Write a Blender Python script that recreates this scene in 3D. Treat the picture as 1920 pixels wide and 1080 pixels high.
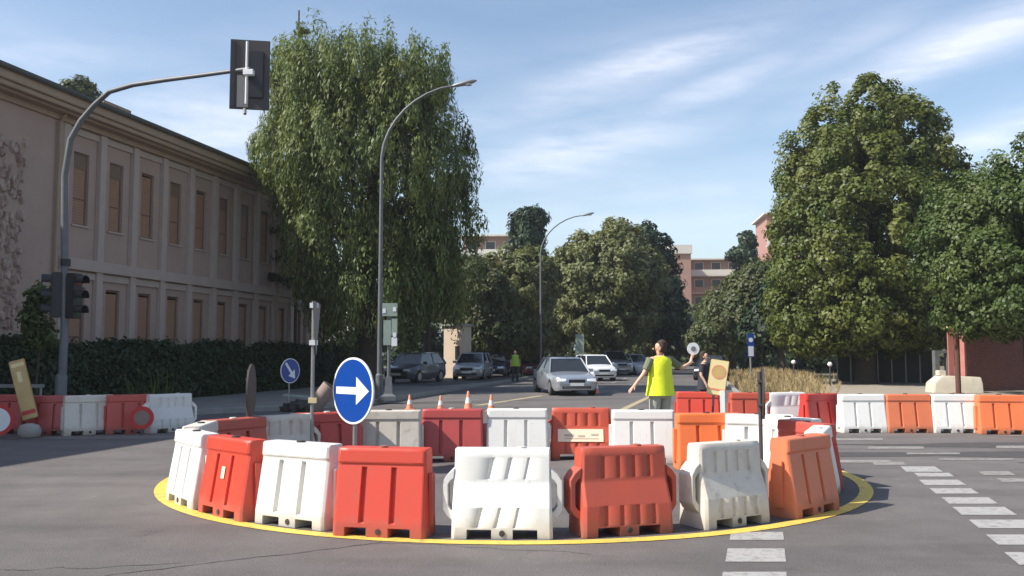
import bpy, bmesh, math, random
import numpy as np
from mathutils import Vector, Matrix
R = math.radians
for o in list(bpy.data.objects): bpy.data.objects.remove(o)
S = bpy.context.scene
C = bpy.data.collections.new('place'); S.collection.children.link(C)

# ------------------------------------------------------------ camera
CAM_H = 1.65; F = 1663.0; PITCH = math.atan(120/F)
cd = bpy.data.cameras.new('camera'); cam = bpy.data.objects.new('camera', cd); C.objects.link(cam)
cam.location = (0, 0, CAM_H); cam.rotation_euler = (R(90)+PITCH, 0, 0)
cd.lens = F/1920*36; cd.sensor_width = 36; cd.clip_end = 4000; cd.clip_start = .1
S.camera = cam
# ------------------------------------------------------------ sky, sun, exposure
SUN_AZ = Vector((-.950, -.31, 0)).normalized(); SUN_EL = R(43.5)
w = bpy.data.worlds.new('World'); S.world = w; w.use_nodes = True
nt = w.node_tree; nt.nodes.clear()
def wn(t, **k):
    n = nt.nodes.new(t)
    for a, b in k.items(): setattr(n, a, b)
    return n
def wmath(op, a, b=None, clamp=False):
    n = wn('ShaderNodeMath', operation=op); n.use_clamp = clamp
    for i, v in enumerate((a, b)):
        if v is None: continue
        if isinstance(v, (int, float)): n.inputs[i].default_value = v
        else: nt.links.new(v, n.inputs[i])
    return n.outputs[0]
sky = wn('ShaderNodeTexSky'); sky.sky_type = 'NISHITA'; sky.sun_disc = False
sky.sun_elevation = SUN_EL; sky.sun_rotation = math.atan2(SUN_AZ.x, SUN_AZ.y) % (2*math.pi)
sky.air_density = 1.1; sky.dust_density = 1.1; sky.ozone_density = 1.0; sky.altitude = 100
tc = wn('ShaderNodeTexCoord')
DIRV = tc.outputs['Generated']
def wdot(v):
    n = wn('ShaderNodeVectorMath', operation='DOT_PRODUCT'); nt.links.new(DIRV, n.inputs[0]); n.inputs[1].default_value = v
    return n.outputs['Value']
def wnoise(rot, scale, sc, det, off=(0,0,0)):
    m = wn('ShaderNodeMapping'); nt.links.new(DIRV, m.inputs[0]); m.inputs['Rotation'].default_value = (0, rot, 0)
    m.inputs['Scale'].default_value = scale; m.inputs['Location'].default_value = off
    n = wn('ShaderNodeTexNoise'); nt.links.new(m.outputs[0], n.inputs['Vector']); n.inputs['Scale'].default_value = sc
    n.inputs['Detail'].default_value = det; n.inputs['Roughness'].default_value = .6; n.inputs['Distortion'].default_value = .3
    return n.outputs['Fac']
def ray(px, py):
    u = (px-960)/F; v = (540-py)/F
    return Vector((u, math.cos(PITCH)-v*math.sin(PITCH), math.sin(PITCH)+v*math.cos(PITCH)))
streaky = wnoise(R(18), (1.5, 1.5, 8), 3.2, 7)
fine = wnoise(R(24), (3, 3, 14), 5.0, 8, (3, 1, 2))
tex = wmath('ADD', wmath('MULTIPLY', streaky, .6), wmath('MULTIPLY', fine, .4))
total = None
# wispy cirrus streaks: direction of centre, half length, half thickness, tilt, strength
for (px, py, lx, ly, tilt, st) in [(1215, 118, 165, 26, 12, 1.0), (1060, 285, 210, 42, 11, .85), (1330, 172, 150, 24, 20, .6),
        (1800, 85, 200, 30, 15, 1.0), (1860, 255, 150, 24, 12, .8), (390, 245, 160, 60, 4, .9), (1000, 200, 230, 30, 12, .5),
        (1250, 385, 330, 60, 3, .35), (60, 110, 170, 30, 10, .5), (1560, 100, 160, 24, 22, .35), (-400, 100, 300, 60, 8, .7),
        (2300, 200, 300, 60, 8, .7), (1380, 30, 250, 20, 6, .25)]:
    c = ray(px, py).normalized(); rt = Vector((c.y, -c.x, 0)).normalized(); up = rt.cross(c)
    a = rt*math.cos(R(tilt)) + up*math.sin(R(tilt)); b = a.cross(c)
    q = wmath('ADD', wmath('POWER', wmath('ABSOLUTE', wmath('MULTIPLY', wdot(a - c*0), F/lx)), 2.0) if False else
              wmath('POWER', wmath('ABSOLUTE', wmath('MULTIPLY', wdot(a), F/lx)), 2.0),
              wmath('POWER', wmath('ABSOLUTE', wmath('MULTIPLY', wdot(b), F/ly)), 2.0))
    g = wmath('MULTIPLY', wmath('MULTIPLY', wmath('POWER', 2.718, wmath('MULTIPLY', q, -.7)), st), wmath('GREATER_THAN', wdot(c), 0.0))
    total = g if total is None else wmath('MAXIMUM', total, g)
bg_clouds = wmath('MULTIPLY', wmath('SUBTRACT', wnoise(R(15), (1, 1, 5), 1.6, 7, (7, 3, 5)), .47, True), 2.2, True)
mask = wmath('ADD', wmath('MULTIPLY', total, wmath('MULTIPLY', wmath('SUBTRACT', tex, .30, True), 3.4, True)), wmath('MULTIPLY', bg_clouds, .32), True)
mx = wn('ShaderNodeMix', data_type='RGBA'); nt.links.new(wmath('MULTIPLY', mask, .52), mx.inputs['Factor'])
nt.links.new(sky.outputs[0], mx.inputs['A']); mx.inputs['B'].default_value = (8.0, 7.8, 8.3, 1)
bg = wn('ShaderNodeBackground'); bg.inputs['Strength'].default_value = .112
nt.links.new(mx.outputs['Result'], bg.inputs['Color'])
out = wn('ShaderNodeOutputWorld'); nt.links.new(bg.outputs[0], out.inputs['Surface'])
sl = bpy.data.lights.new('sun', 'SUN'); sl.energy = 4.3; sl.angle = R(.55); sl.color = (1, .95, .86)
sun = bpy.data.objects.new('sun', sl); C.objects.link(sun)
sv = Vector((SUN_AZ.x*math.cos(SUN_EL), SUN_AZ.y*math.cos(SUN_EL), math.sin(SUN_EL)))
sun.rotation_euler = (-sv).to_track_quat('-Z', 'Y').to_euler(); sun.location = (-20, -10, 30)
S.view_settings.view_transform = 'Standard'; S.view_settings.look = 'None'
S.view_settings.exposure = .70; S.view_settings.gamma = 1; S.view_settings.use_curve_mapping = False

# ------------------------------------------------------------ pixel helpers (turn measured directions into places)
def G(px, py):
    d = ray(px, py); t = CAM_H/-d.z; return Vector((d.x*t, d.y*t, 0))
def P(px, py, Y):
    d = ray(px, py); t = Y/d.y; return Vector((d.x*t, Y, CAM_H+d.z*t))
def XA(px, Y, z=0.8):
    return (px-960)/F*(Y*math.cos(PITCH)+(z-CAM_H)*math.sin(PITCH))

# ------------------------------------------------------------ materials
def mat(name, col, rough=.6, metal=0, noise=None, nscale=8, bump=0, bscale=40, emit=None, spec=.5, coat=0, trans=0, alpha=1, stain=None):
    m = bpy.data.materials.new(name); m.use_nodes = True; t = m.node_tree; b = t.nodes['Principled BSDF']
    b.inputs['Base Color'].default_value = (*col, 1); b.inputs['Roughness'].default_value = rough
    b.inputs['Metallic'].default_value = metal; b.inputs['Specular IOR Level'].default_value = spec
    if coat: b.inputs['Coat Weight'].default_value = coat
    tcn = t.nodes.new('ShaderNodeTexCoord')
    prev = None
    if noise:
        n = t.nodes.new('ShaderNodeTexNoise'); n.inputs['Scale'].default_value = nscale; n.inputs['Detail'].default_value = 6
        n.inputs['Roughness'].default_value = .65
        t.links.new(tcn.outputs['Object'], n.inputs['Vector'])
        r = t.nodes.new('ShaderNodeMapRange'); r.inputs[1].default_value = .3; r.inputs[2].default_value = .7
        t.links.new(n.outputs['Fac'], r.inputs[0])
        x = t.nodes.new('ShaderNodeMix'); x.data_type = 'RGBA'; x.inputs['A'].default_value = (*col, 1); x.inputs['B'].default_value = (*noise, 1)
        t.links.new(r.outputs[0], x.inputs['Factor']); t.links.new(x.outputs['Result'], b.inputs['Base Color']); prev = x.outputs['Result']
    if stain:   # (colour, scale, threshold, strength)
        n = t.nodes.new('ShaderNodeTexNoise'); n.inputs['Scale'].default_value = stain[1]; n.inputs['Detail'].default_value = 8; n.inputs['Roughness'].default_value = .75
        t.links.new(tcn.outputs['Object'], n.inputs['Vector'])
        oi = t.nodes.new('ShaderNodeObjectInfo'); n.noise_dimensions = '4D'
        mm = t.nodes.new('ShaderNodeMath'); mm.operation = 'MULTIPLY'; mm.inputs[1].default_value = 40; t.links.new(oi.outputs['Random'], mm.inputs[0])
        t.links.new(mm.outputs[0], n.inputs['W'])
        r = t.nodes.new('ShaderNodeMapRange'); r.inputs[1].default_value = stain[2]; r.inputs[2].default_value = stain[2]+.14; r.inputs[4].default_value = stain[3]
        t.links.new(n.outputs['Fac'], r.inputs[0])
        x = t.nodes.new('ShaderNodeMix'); x.data_type = 'RGBA'; x.inputs['B'].default_value = (*stain[0], 1)
        if prev: t.links.new(prev, x.inputs['A'])
        else: x.inputs['A'].default_value = (*col, 1)
        t.links.new(r.outputs[0], x.inputs['Factor']); t.links.new(x.outputs['Result'], b.inputs['Base Color'])
    if 'plastic' in name:
        cur = b.inputs['Base Color'].links[0].from_socket
        def mrr(v, a_, b_, c_, d_):
            q = t.nodes.new('ShaderNodeMapRange'); t.links.new(v, q.inputs[0])
            for i_, k_ in enumerate((a_, b_, c_, d_)): q.inputs[i_+1].default_value = k_
            return q.outputs[0]
        def mth(op, a_, b_):
            q = t.nodes.new('ShaderNodeMath'); q.operation = op
            for i_, k_ in enumerate((a_, b_)):
                if isinstance(k_, (int, float)): q.inputs[i_].default_value = k_
                else: t.links.new(k_, q.inputs[i_])
            return q.outputs[0]
        def nse(sc_, scale_, det=6):
            mp = t.nodes.new('ShaderNodeMapping'); mp.inputs['Scale'].default_value = scale_; t.links.new(tcn.outputs['Object'], mp.inputs[0])
            q = t.nodes.new('ShaderNodeTexNoise'); q.noise_dimensions = '4D'; q.inputs['Scale'].default_value = sc_; q.inputs['Detail'].default_value = det; q.inputs['Roughness'].default_value = .7
            t.links.new(mp.outputs[0], q.inputs['Vector']); t.links.new(mm.outputs[0], q.inputs['W']); return q.outputs['Fac']
        sp = t.nodes.new('ShaderNodeSeparateXYZ'); t.links.new(tcn.outputs['Object'], sp.inputs[0])
        # splashed dirt on the foot, rain streaks from the top edge, horizontal scuffs: all with a shape of their own
        foot = mth('MULTIPLY', mrr(mth('ADD', sp.outputs['Z'], mth('MULTIPLY', nse(5, (1,1,1)), .30)), .16, .34, .62, 0), 1)
        streak = mrr(nse(7, (3.2,3.2,.30)), .58, .74, 0, .40)
        scuff = mrr(nse(9, (.7,.7,6), 3), .66, .74, 0, .5)
        f_ = mth('MAXIMUM', mth('MAXIMUM', foot, streak), scuff)
        x2 = t.nodes.new('ShaderNodeMix'); x2.data_type = 'RGBA'; t.links.new(cur, x2.inputs['A']); t.links.new(f_, x2.inputs['Factor'])
        x2.inputs['B'].default_value = (stain[0][0]*.85, stain[0][1]*.85, stain[0][2]*.85, 1)
        hs = t.nodes.new('ShaderNodeHueSaturation'); t.links.new(x2.outputs['Result'], hs.inputs['Color'])
        t.links.new(mrr(oi.outputs['Random'], 0, 1, .86, 1.08), hs.inputs['Value']); t.links.new(mrr(oi.outputs['Random'], 0, 1, .90, 1.0), hs.inputs['Saturation'])
        t.links.new(hs.outputs[0], b.inputs['Base Color'])
        t.links.new(mrr(f_, 0, .6, rough, .85), b.inputs['Roughness'])
    if bump:
        n = t.nodes.new('ShaderNodeTexNoise'); n.inputs['Scale'].default_value = bscale; n.inputs['Detail'].default_value = 5
        t.links.new(tcn.outputs['Object'], n.inputs['Vector'])
        bm_ = t.nodes.new('ShaderNodeBump'); bm_.inputs['Strength'].default_value = bump; bm_.inputs['Distance'].default_value = .02
        t.links.new(n.outputs['Fac'], bm_.inputs['Height']); t.links.new(bm_.outputs[0], b.inputs['Normal'])
    if trans: b.inputs['Transmission Weight'].default_value = trans
    return m
def leafmat(name, c1, c2, c3=None, tr=.35):
    m = bpy.data.materials.new(name); m.use_nodes = True; t = m.node_tree; t.nodes.clear()
    L = t.links.new
    geo = t.nodes.new('ShaderNodeNewGeometry'); tcn = t.nodes.new('ShaderNodeTexCoord')
    x = t.nodes.new('ShaderNodeMix'); x.data_type = 'RGBA'; x.inputs['A'].default_value = (*c1, 1); x.inputs['B'].default_value = (*c2, 1)
    L(geo.outputs['Random Per Island'], x.inputs['Factor'])
    n = t.nodes.new('ShaderNodeTexNoise'); n.inputs['Scale'].default_value = .55; n.inputs['Detail'].default_value = 3; L(tcn.outputs['Object'], n.inputs['Vector'])
    r = t.nodes.new('ShaderNodeMapRange'); r.inputs[1].default_value = .42; r.inputs[2].default_value = .68; r.inputs[4].default_value = .7; L(n.outputs['Fac'], r.inputs[0])
    y = t.nodes.new('ShaderNodeMix'); y.data_type = 'RGBA'; L(x.outputs['Result'], y.inputs['A']); y.inputs['B'].default_value = (*(c3 or c2), 1); L(r.outputs[0], y.inputs['Factor'])
    d = t.nodes.new('ShaderNodeBsdfPrincipled'); L(y.outputs['Result'], d.inputs['Base Color']); d.inputs['Roughness'].default_value = .5
    d.inputs['Specular IOR Level'].default_value = .35
    tl = t.nodes.new('ShaderNodeBsdfTranslucent')
    g = t.nodes.new('ShaderNodeMix'); g.data_type = 'RGBA'; g.blend_type = 'MULTIPLY'; g.inputs['Factor'].default_value = 1
    L(y.outputs['Result'], g.inputs['A']); g.inputs['B'].default_value = (1.0, 1.0, .45, 1); L(g.outputs['Result'], tl.inputs['Color'])
    ms = t.nodes.new('ShaderNodeMixShader'); ms.inputs[0].default_value = tr; L(d.outputs[0], ms.inputs[1]); L(tl.outputs[0], ms.inputs[2])
    o = t.nodes.new('ShaderNodeOutputMaterial'); L(ms.outputs[0], o.inputs[0]); return m

def asphalt():
    m = bpy.data.materials.new('asphalt'); m.use_nodes = True; t = m.node_tree; b = t.nodes['Principled BSDF']; L = t.links.new
    tcn = t.nodes.new('ShaderNodeTexCoord')
    def nz(s, d, map_=None, rough=.6):
        n = t.nodes.new('ShaderNodeTexNoise'); n.inputs['Scale'].default_value = s; n.inputs['Detail'].default_value = d; n.inputs['Roughness'].default_value = rough
        if map_:
            mp = t.nodes.new('ShaderNodeMapping'); mp.inputs['Scale'].default_value = map_; L(tcn.outputs['Object'], mp.inputs[0]); L(mp.outputs[0], n.inputs['Vector'])
        else: L(tcn.outputs['Object'], n.inputs['Vector'])
        return n.outputs['Fac']
    def mr(v, a, b_, c, d):
        r = t.nodes.new('ShaderNodeMapRange'); r.inputs[1].default_value = a; r.inputs[2].default_value = b_; r.inputs[3].default_value = c; r.inputs[4].default_value = d; L(v, r.inputs[0]); return r.outputs[0]
    def mul(a, b_):
        n = t.nodes.new('ShaderNodeMath'); n.operation = 'MULTIPLY'; L(a, n.inputs[0]); L(b_, n.inputs[1]); return n.outputs[0]
    v = mul(mul(mr(nz(.22, 5), .3, .7, .76, 1.2), mr(nz(60, 3), .25, .75, .72, 1.28)), mr(nz(2.2, 7, (1, 1, 1), .7), .3, .7, .88, 1.1))
    v = mul(v, mr(nz(.5, 5, (.35, 2.2, 1)), .45, .75, 1.0, .72))      # worn wheel tracks
    v = mul(mul(v, mr(nz(1.3, 7, (1,.8,1), .75), .60, .70, 1.0, .76)), mr(nz(3.1, 4, (1.3,.7,1)), .66, .72, 1.0, 1.22))
    hv = t.nodes.new('ShaderNodeHueSaturation'); hv.inputs['Color'].default_value = (.140, .126, .120, 1); L(v, hv.inputs['Value']); L(hv.outputs[0], b.inputs['Base Color'])
    b.inputs['Roughness'].default_value = .82; b.inputs['Specular IOR Level'].default_value = .35
    vo = t.nodes.new('ShaderNodeTexVoronoi'); vo.inputs['Scale'].default_value = 90; L(tcn.outputs['Object'], vo.inputs['Vector'])
    bp = t.nodes.new('ShaderNodeBump'); bp.inputs['Strength'].default_value = .5; bp.inputs['Distance'].default_value = .006; L(vo.outputs['Distance'], bp.inputs['Height']); L(bp.outputs[0], b.inputs['Normal'])
    return m
def brickmat():
    m = bpy.data.materials.new('brickwork'); m.use_nodes = True; t = m.node_tree; b = t.nodes['Principled BSDF']
    tcn = t.nodes.new('ShaderNodeTexCoord'); mp = t.nodes.new('ShaderNodeMapping'); mp.inputs['Rotation'].default_value = (R(90), 0, 0)
    br = t.nodes.new('ShaderNodeTexBrick'); br.inputs['Scale'].default_value = 4; br.inputs['Color1'].default_value = (.25, .075, .05, 1); br.inputs['Color2'].default_value = (.17, .05, .035, 1)
    br.inputs['Mortar'].default_value = (.25, .21, .18, 1); br.inputs['Mortar Size'].default_value = .012
    t.links.new(tcn.outputs['Object'], mp.inputs[0]); t.links.new(mp.outputs[0], br.inputs['Vector']); t.links.new(br.outputs['Color'], b.inputs['Base Color']); b.inputs['Roughness'].default_value = .9
    return m
M = {
 'asphalt': asphalt(),
 'patch': mat('dark_asphalt_patch', (.050, .047, .045), .85, noise=(.08, .073, .07), nscale=5, bump=.4, bscale=60),
 'seam': mat('asphalt_crack', (.04, .037, .035), .95),
 'lightpatch': mat('worn_asphalt', (.19, .17, .155), .9, noise=(.14, .125, .115), nscale=6, bump=.3, bscale=60),
 'paint': mat('white_road_paint', (.37, .355, .34), .7, stain=((.16, .145, .135), 14, .49, .8)),
 'oldpaint': mat('worn_road_paint', (.27, .255, .235), .8, stain=((.15, .13, .12), 10, .46, .9)),
 'yellow': mat('yellow_road_paint', (.80, .56, .09), .6, noise=(.66, .46, .10), nscale=5, stain=((.22, .17, .11), 14, .52, .75)),
 'oldyellow': mat('faded_yellow_paint', (.42, .34, .20), .8, stain=((.16, .14, .12), 8, .5, .8)),
 'earth': mat('dry_earth', (.20, .165, .115), .95, noise=(.13, .115, .07), nscale=.6, bump=.5, bscale=8),
 'grass': mat('grass_turf', (.055, .075, .025), .95, noise=(.10, .095, .045), nscale=1.4, bump=.6, bscale=14),
 'paving': mat('concrete_paving', (.25, .235, .21), .9, noise=(.18, .17, .15), nscale=1.5, bump=.3, bscale=30),
 'kerb': mat('kerb_stone', (.34, .33, .30), .85, noise=(.25, .24, .22), nscale=4),
 'dirt': mat('gravel_path', (.33, .28, .22), .95, noise=(.25, .215, .165), nscale=1.2, bump=.5, bscale=20),
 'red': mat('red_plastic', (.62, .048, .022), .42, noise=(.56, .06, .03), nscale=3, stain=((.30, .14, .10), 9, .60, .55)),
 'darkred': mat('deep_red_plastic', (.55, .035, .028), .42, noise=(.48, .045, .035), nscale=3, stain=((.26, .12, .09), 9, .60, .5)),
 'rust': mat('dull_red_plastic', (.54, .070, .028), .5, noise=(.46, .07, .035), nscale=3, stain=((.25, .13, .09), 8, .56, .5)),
 'orange': mat('orange_plastic', (.80, .165, .028), .45, noise=(.72, .15, .035), nscale=3, stain=((.34, .17, .09), 9, .60, .55)),
 'white': mat('white_plastic', (.80, .79, .75), .45, noise=(.76, .74, .69), nscale=2.5, stain=((.46, .41, .34), 8, .58, .5)),
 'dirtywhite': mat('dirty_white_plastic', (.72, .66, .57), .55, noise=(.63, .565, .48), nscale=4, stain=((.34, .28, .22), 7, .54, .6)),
 'cream': mat('cream_sticker', (.78, .62, .45), .5),
 'ink': mat('faded_ink', (.45, .36, .30), .6),
 'cap': mat('dark_rubber', (.045, .04, .038), .7),
 'hole': mat('black_recess', (.02, .018, .018), .9),
 'pole': mat('galvanised_steel', (.33, .33, .32), .45, metal=.5, noise=(.26, .26, .25), nscale=6),
 'polegrey': mat('grey_painted_steel', (.15, .155, .16), .5, noise=(.11, .115, .12), nscale=4),
 'darkpole': mat('dark_steel', (.07, .068, .075), .5, metal=.2),
 'signblue': mat('sign_blue', (.004, .055, .30), .35, coat=.2),
 'signwhite': mat('sign_white', (.80, .80, .80), .35),
 'signback': mat('sign_back_grey', (.20, .195, .19), .6),
 'signdark': mat('sign_back_dark', (.06, .05, .048), .6),
 'signgreen': mat('pale_green_board', (.33, .40, .34), .6, noise=(.24, .3, .25), nscale=3),
 'sigyellow': mat('sign_yellow', (.62, .43, .17), .5, noise=(.5, .33, .14), nscale=3),
 'sigcream': mat('sign_cream', (.80, .66, .34), .5),
 'pinkred': mat('faded_red_board', (.40, .13, .11), .6, noise=(.45, .2, .17), nscale=2.5),
 'sigred': mat('sign_red', (.55, .03, .03), .4),
 'black': mat('black_housing', (.018, .018, .022), .5),
 'lensred': mat('dark_red_lens', (.16, .01, .012), .25),
 'lensdark': mat('unlit_green_lens', (.01, .05, .04), .25),
 'conewhite': mat('cone_white_band', (.75, .72, .68), .5),
 'coneorange': mat('cone_faded_orange', (.75, .28, .16), .5),
 'plaster': mat('dull_pink_plaster', (.45, .32, .265), .92, noise=(.39, .28, .23), nscale=.9, bump=.2, bscale=25, stain=((.27, .20, .17), 1.3, .6, .5)),
 'pilaster': mat('pale_pink_stone', (.50, .40, .35), .9, noise=(.44, .35, .305), nscale=2),
 'relief': mat('relief_stone', (.52, .40, .34), .9, noise=(.27, .17, .14), nscale=3, bump=.5, bscale=20),
 'cornice': mat('cornice_stone', (.42, .30, .21), .9, noise=(.34, .25, .18), nscale=2),
 'soffit': mat('fascia_wood', (.20, .115, .085), .8),
 'roof': mat('dark_roof_sheet', (.06, .06, .055), .7, noise=(.09, .09, .075), nscale=2),
 'shutter': mat('brown_roller_shutter', (.40, .225, .135), .6, noise=(.33, .185, .115), nscale=2),
 'winframe': mat('window_frame_brown', (.20, .125, .09), .6),
 'brick': brickmat(),
 'concrete': mat('pale_concrete', (.62, .56, .45), .85, noise=(.5, .45, .37), nscale=3),
 'rustpole': mat('brown_rusty_pole', (.10, .04, .028), .7),
 'bark': mat('bark', (.085, .065, .05), .95, noise=(.045, .036, .03), nscale=7, bump=.8, bscale=25),
 'fence': mat('green_mesh_fence', (.05, .065, .060), .7),
 'aptpink': mat('terracotta_render', (.40, .25, .19), .9, noise=(.34, .21, .165), nscale=.4),
 'aptwhite': mat('balcony_white', (.62, .59, .53), .8),
 'aptred': mat('red_parapet', (.38, .20, .165), .8),
 'glass': mat('dark_glass', (.025, .03, .035), .08, spec=.8),
 'aptglass': mat('window_dark', (.03, .026, .024), .3),
 'beige': mat('sunlit_beige_wall', (.62, .50, .38), .9, noise=(.55, .44, .34), nscale=1),
 'carsilver': mat('silver_car_paint', (.42, .44, .48), .28, metal=.55, coat=.6),
 'carwhite': mat('white_car_paint', (.74, .75, .78), .3, coat=.5),
 'cardark': mat('dark_blue_car_paint', (.03, .035, .06), .3, metal=.2, coat=.6),
 'carblack': mat('black_car_paint', (.018, .018, .022), .3, coat=.6),
 'cargrey': mat('grey_car_paint', (.10, .11, .13), .35, metal=.4, coat=.5),
 'carred': mat('dark_red_car_paint', (.16, .025, .04), .3, coat=.5),
 'tyre': mat('tyre_rubber', (.02, .02, .02), .8),
 'rim': mat('alloy_rim', (.4, .4, .42), .35, metal=.7),
 'lamp': mat('headlight_glass', (.7, .72, .75), .12, spec=.8),
 'plate': mat('number_plate', (.75, .75, .72), .5),
 'skin': mat('skin', (.60, .37, .26), .6),
 'hair': mat('short_brown_hair', (.05, .028, .018), .8),
 'vest': mat('fluorescent_yellow', (.84, .92, .03), .7, noise=(.72, .82, .03), nscale=6, bump=.6, bscale=9),
 'vestgreen': mat('fluorescent_green', (.35, .55, .05), .7),
 'reflect': mat('reflective_tape', (.55, .56, .52), .4),
 'trouser': mat('pale_trousers', (.42, .42, .35), .85, noise=(.34, .35, .29), nscale=6, bump=.6, bscale=10),
 'shirt': mat('dark_green_shirt', (.05, .07, .045), .8),
 'greysleeve': mat('grey_green_shirt', (.15, .17, .10), .8),
 'darkcloth': mat('dark_clothing', (.03, .032, .04), .85),
 'shoe': mat('dark_boots', (.025, .02, .018), .7),
 'bag': mat('grey_sandbag', (.33, .31, .28), .95, bump=.6, bscale=20),
 'shelldirt': mat('pinkish_tube', (.30, .215, .18), .8, noise=(.24, .18, .155), nscale=4),
 'leaf_ash': leafmat('leaf_willow', (.075, .12, .034), (.15, .19, .055), (.22, .245, .08)),
 'leaf_chest': leafmat('leaf_chestnut', (.070, .105, .024), (.14, .17, .036), (.185, .19, .045)),
 'leaf_right': leafmat('leaf_fresh', (.052, .088, .026), (.10, .145, .038), (.135, .17, .05)),
 'leaf_olive': leafmat('leaf_olive', (.12, .145, .058), (.19, .20, .08), (.22, .215, .095)),
 'leaf_mid': leafmat('leaf_mid', (.065, .09, .036), (.11, .135, .05), (.14, .14, .06)),
 'leaf_dark': leafmat('leaf_cypress', (.014, .03, .014), (.032, .055, .022), tr=.15),
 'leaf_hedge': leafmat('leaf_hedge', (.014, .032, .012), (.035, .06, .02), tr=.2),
 'leaf_dry': leafmat('dry_grass_blades', (.50, .38, .22), (.36, .27, .15), (.30, .24, .13)),
 'leaf_weed': leafmat('weed_blades', (.07, .12, .03), (.12, .17, .05)),
}
# ------------------------------------------------------------ object helpers
def tag(o, label=None, cat=None, group=None, kind=None):
    if label: o['label'] = label
    if cat: o['category'] = cat
    if group: o['group'] = group
    if kind: o['kind'] = kind
    return o
def thing(name, label, cat, loc=(0,0,0), rz=0, group=None):
    o = bpy.data.objects.new(name, None); o.empty_display_size = .2; C.objects.link(o)
    o.location = loc; o.rotation_euler = (0, 0, rz); return tag(o, label, cat, group)
class MB:
    def __init__(s): s.v = []; s.f = []; s.m = []; s.cur = 0
    def add(s, vs, fs):
        n = len(s.v); s.v += [tuple(v) for v in vs]; s.f += [tuple(i+n for i in f) for f in fs]; s.m += [s.cur]*len(fs); return s
    def box(s, c, sz, rot=None):
        hx, hy, hz = (a/2 for a in sz)
        vs = [Vector((x, y, z)) for x in (-hx, hx) for y in (-hy, hy) for z in (-hz, hz)]
        if rot is not None: vs = [rot @ v for v in vs]
        c = Vector(c)
        return s.add([v+c for v in vs], [(0,1,3,2),(4,6,7,5),(0,4,5,1),(2,3,7,6),(0,2,6,4),(1,5,7,3)])
    def bb(s, x0, x1, y0, y1, z0, z1): return s.box(((x0+x1)/2,(y0+y1)/2,(z0+z1)/2), (abs(x1-x0),abs(y1-y0),abs(z1-z0)))
    def poly(s, pts, z0, z1):    # prism from xy outline (ccw)
        n = len(pts); vs = [(x, y, z0) for x, y in pts]+[(x, y, z1) for x, y in pts]
        return s.add(vs, [tuple(range(n-1, -1, -1)), tuple(range(n, 2*n))]+[(i, (i+1)%n, n+(i+1)%n, n+i) for i in range(n)])
    def sheet(s, pts, z): return s.add([(x, y, z) for x, y in pts], [tuple(range(len(pts)))])
    def tube(s, path, rad, n=8, cap=True):
        path = [Vector(p) for p in path]
        if not hasattr(rad, '__len__'): rad = [rad]*len(path)
        vs = []; fs = []; prev = None
        for i, p in enumerate(path):
            d = (path[min(i+1, len(path)-1)]-path[max(i-1, 0)]).normalized()
            ref = Vector((0,0,1)) if abs(d.z) < .9 else Vector((1,0,0))
            if prev is not None:
                a = (prev - d*prev.dot(d)); a = a.normalized() if a.length > 1e-4 else d.cross(ref).normalized()
            else: a = d.cross(ref).normalized()
            prev = a; b = d.cross(a)
            for k in range(n):
                t = 2*math.pi*k/n; vs.append(p+(a*math.cos(t)+b*math.sin(t))*rad[i])
        for i in range(len(path)-1):
            for k in range(n):
                fs.append((i*n+k, i*n+(k+1)%n, (i+1)*n+(k+1)%n, (i+1)*n+k))
        if cap: fs.append(tuple(range(n-1, -1, -1))); fs.append(tuple((len(path)-1)*n+k for k in range(n)))
        return s.add(vs, fs)
    def rings(s, rings, cap=True):   # rings = lists of points, lofted
        n = len(rings[0]); vs = [p for r in rings for p in r]; fs = []
        for i in range(len(rings)-1):
            for k in range(n): fs.append((i*n+k, i*n+(k+1)%n, (i+1)*n+(k+1)%n, (i+1)*n+k))
        if cap: fs.append(tuple(range(n-1, -1, -1))); fs.append(tuple((len(rings)-1)*n+k for k in range(n)))
        return s.add(vs, fs)
    def disc(s, c, r, th, nrm_rot=None, n=32, sx=1):   # disc facing local -Y
        c = Vector(c); vs = []
        for y in (-th/2, th/2):
            for k in range(n):
                t = 2*math.pi*k/n; vs.append(Vector((r*sx*math.cos(t), y, r*math.sin(t)))+c)
        return s.add(vs, [tuple(range(n)), tuple(range(2*n-1, n-1, -1))]+[(k, n+k, n+(k+1)%n, (k+1)%n) for k in range(n)])
    def mesh(s, name, mats, smooth=False, bevel=0, angle=30):
        me = bpy.data.meshes.new(name); me.from_pydata(s.v, [], s.f)
        for m in (mats if isinstance(mats, (list, tuple)) else [mats]): me.materials.append(M[m] if isinstance(m, str) else m)
        me.polygons.foreach_set('material_index', s.m)
        bm = bmesh.new(); bm.from_mesh(me); bmesh.ops.recalc_face_normals(bm, faces=bm.faces)
        if bevel:
            ed = [e for e in bm.edges if len(e.link_faces) == 2 and e.calc_face_angle(0) > R(22)]
            bmesh.ops.bevel(bm, geom=ed, offset=bevel, segments=2, affect='EDGES', clamp_overlap=True)
        bm.to_mesh(me); bm.free()
        if smooth or bevel:
            me.shade_smooth()
            try: me.set_sharp_from_angle(angle=R(angle))
            except Exception: pass
        me.update(); return me
    def build(s, name, mats, parent=None, loc=(0,0,0), smooth=False, bevel=0, angle=30, rot=None):
        o = bpy.data.objects.new(name, s.mesh(name, mats, smooth, bevel, angle)); C.objects.link(o)
        o.location = loc
        if rot: o.rotation_euler = rot
        if parent: o.parent = parent
        return o
def struct(name, mb, m, **k):
    o = mb.build(name, m, **k); o['kind'] = 'structure'; return o
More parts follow.
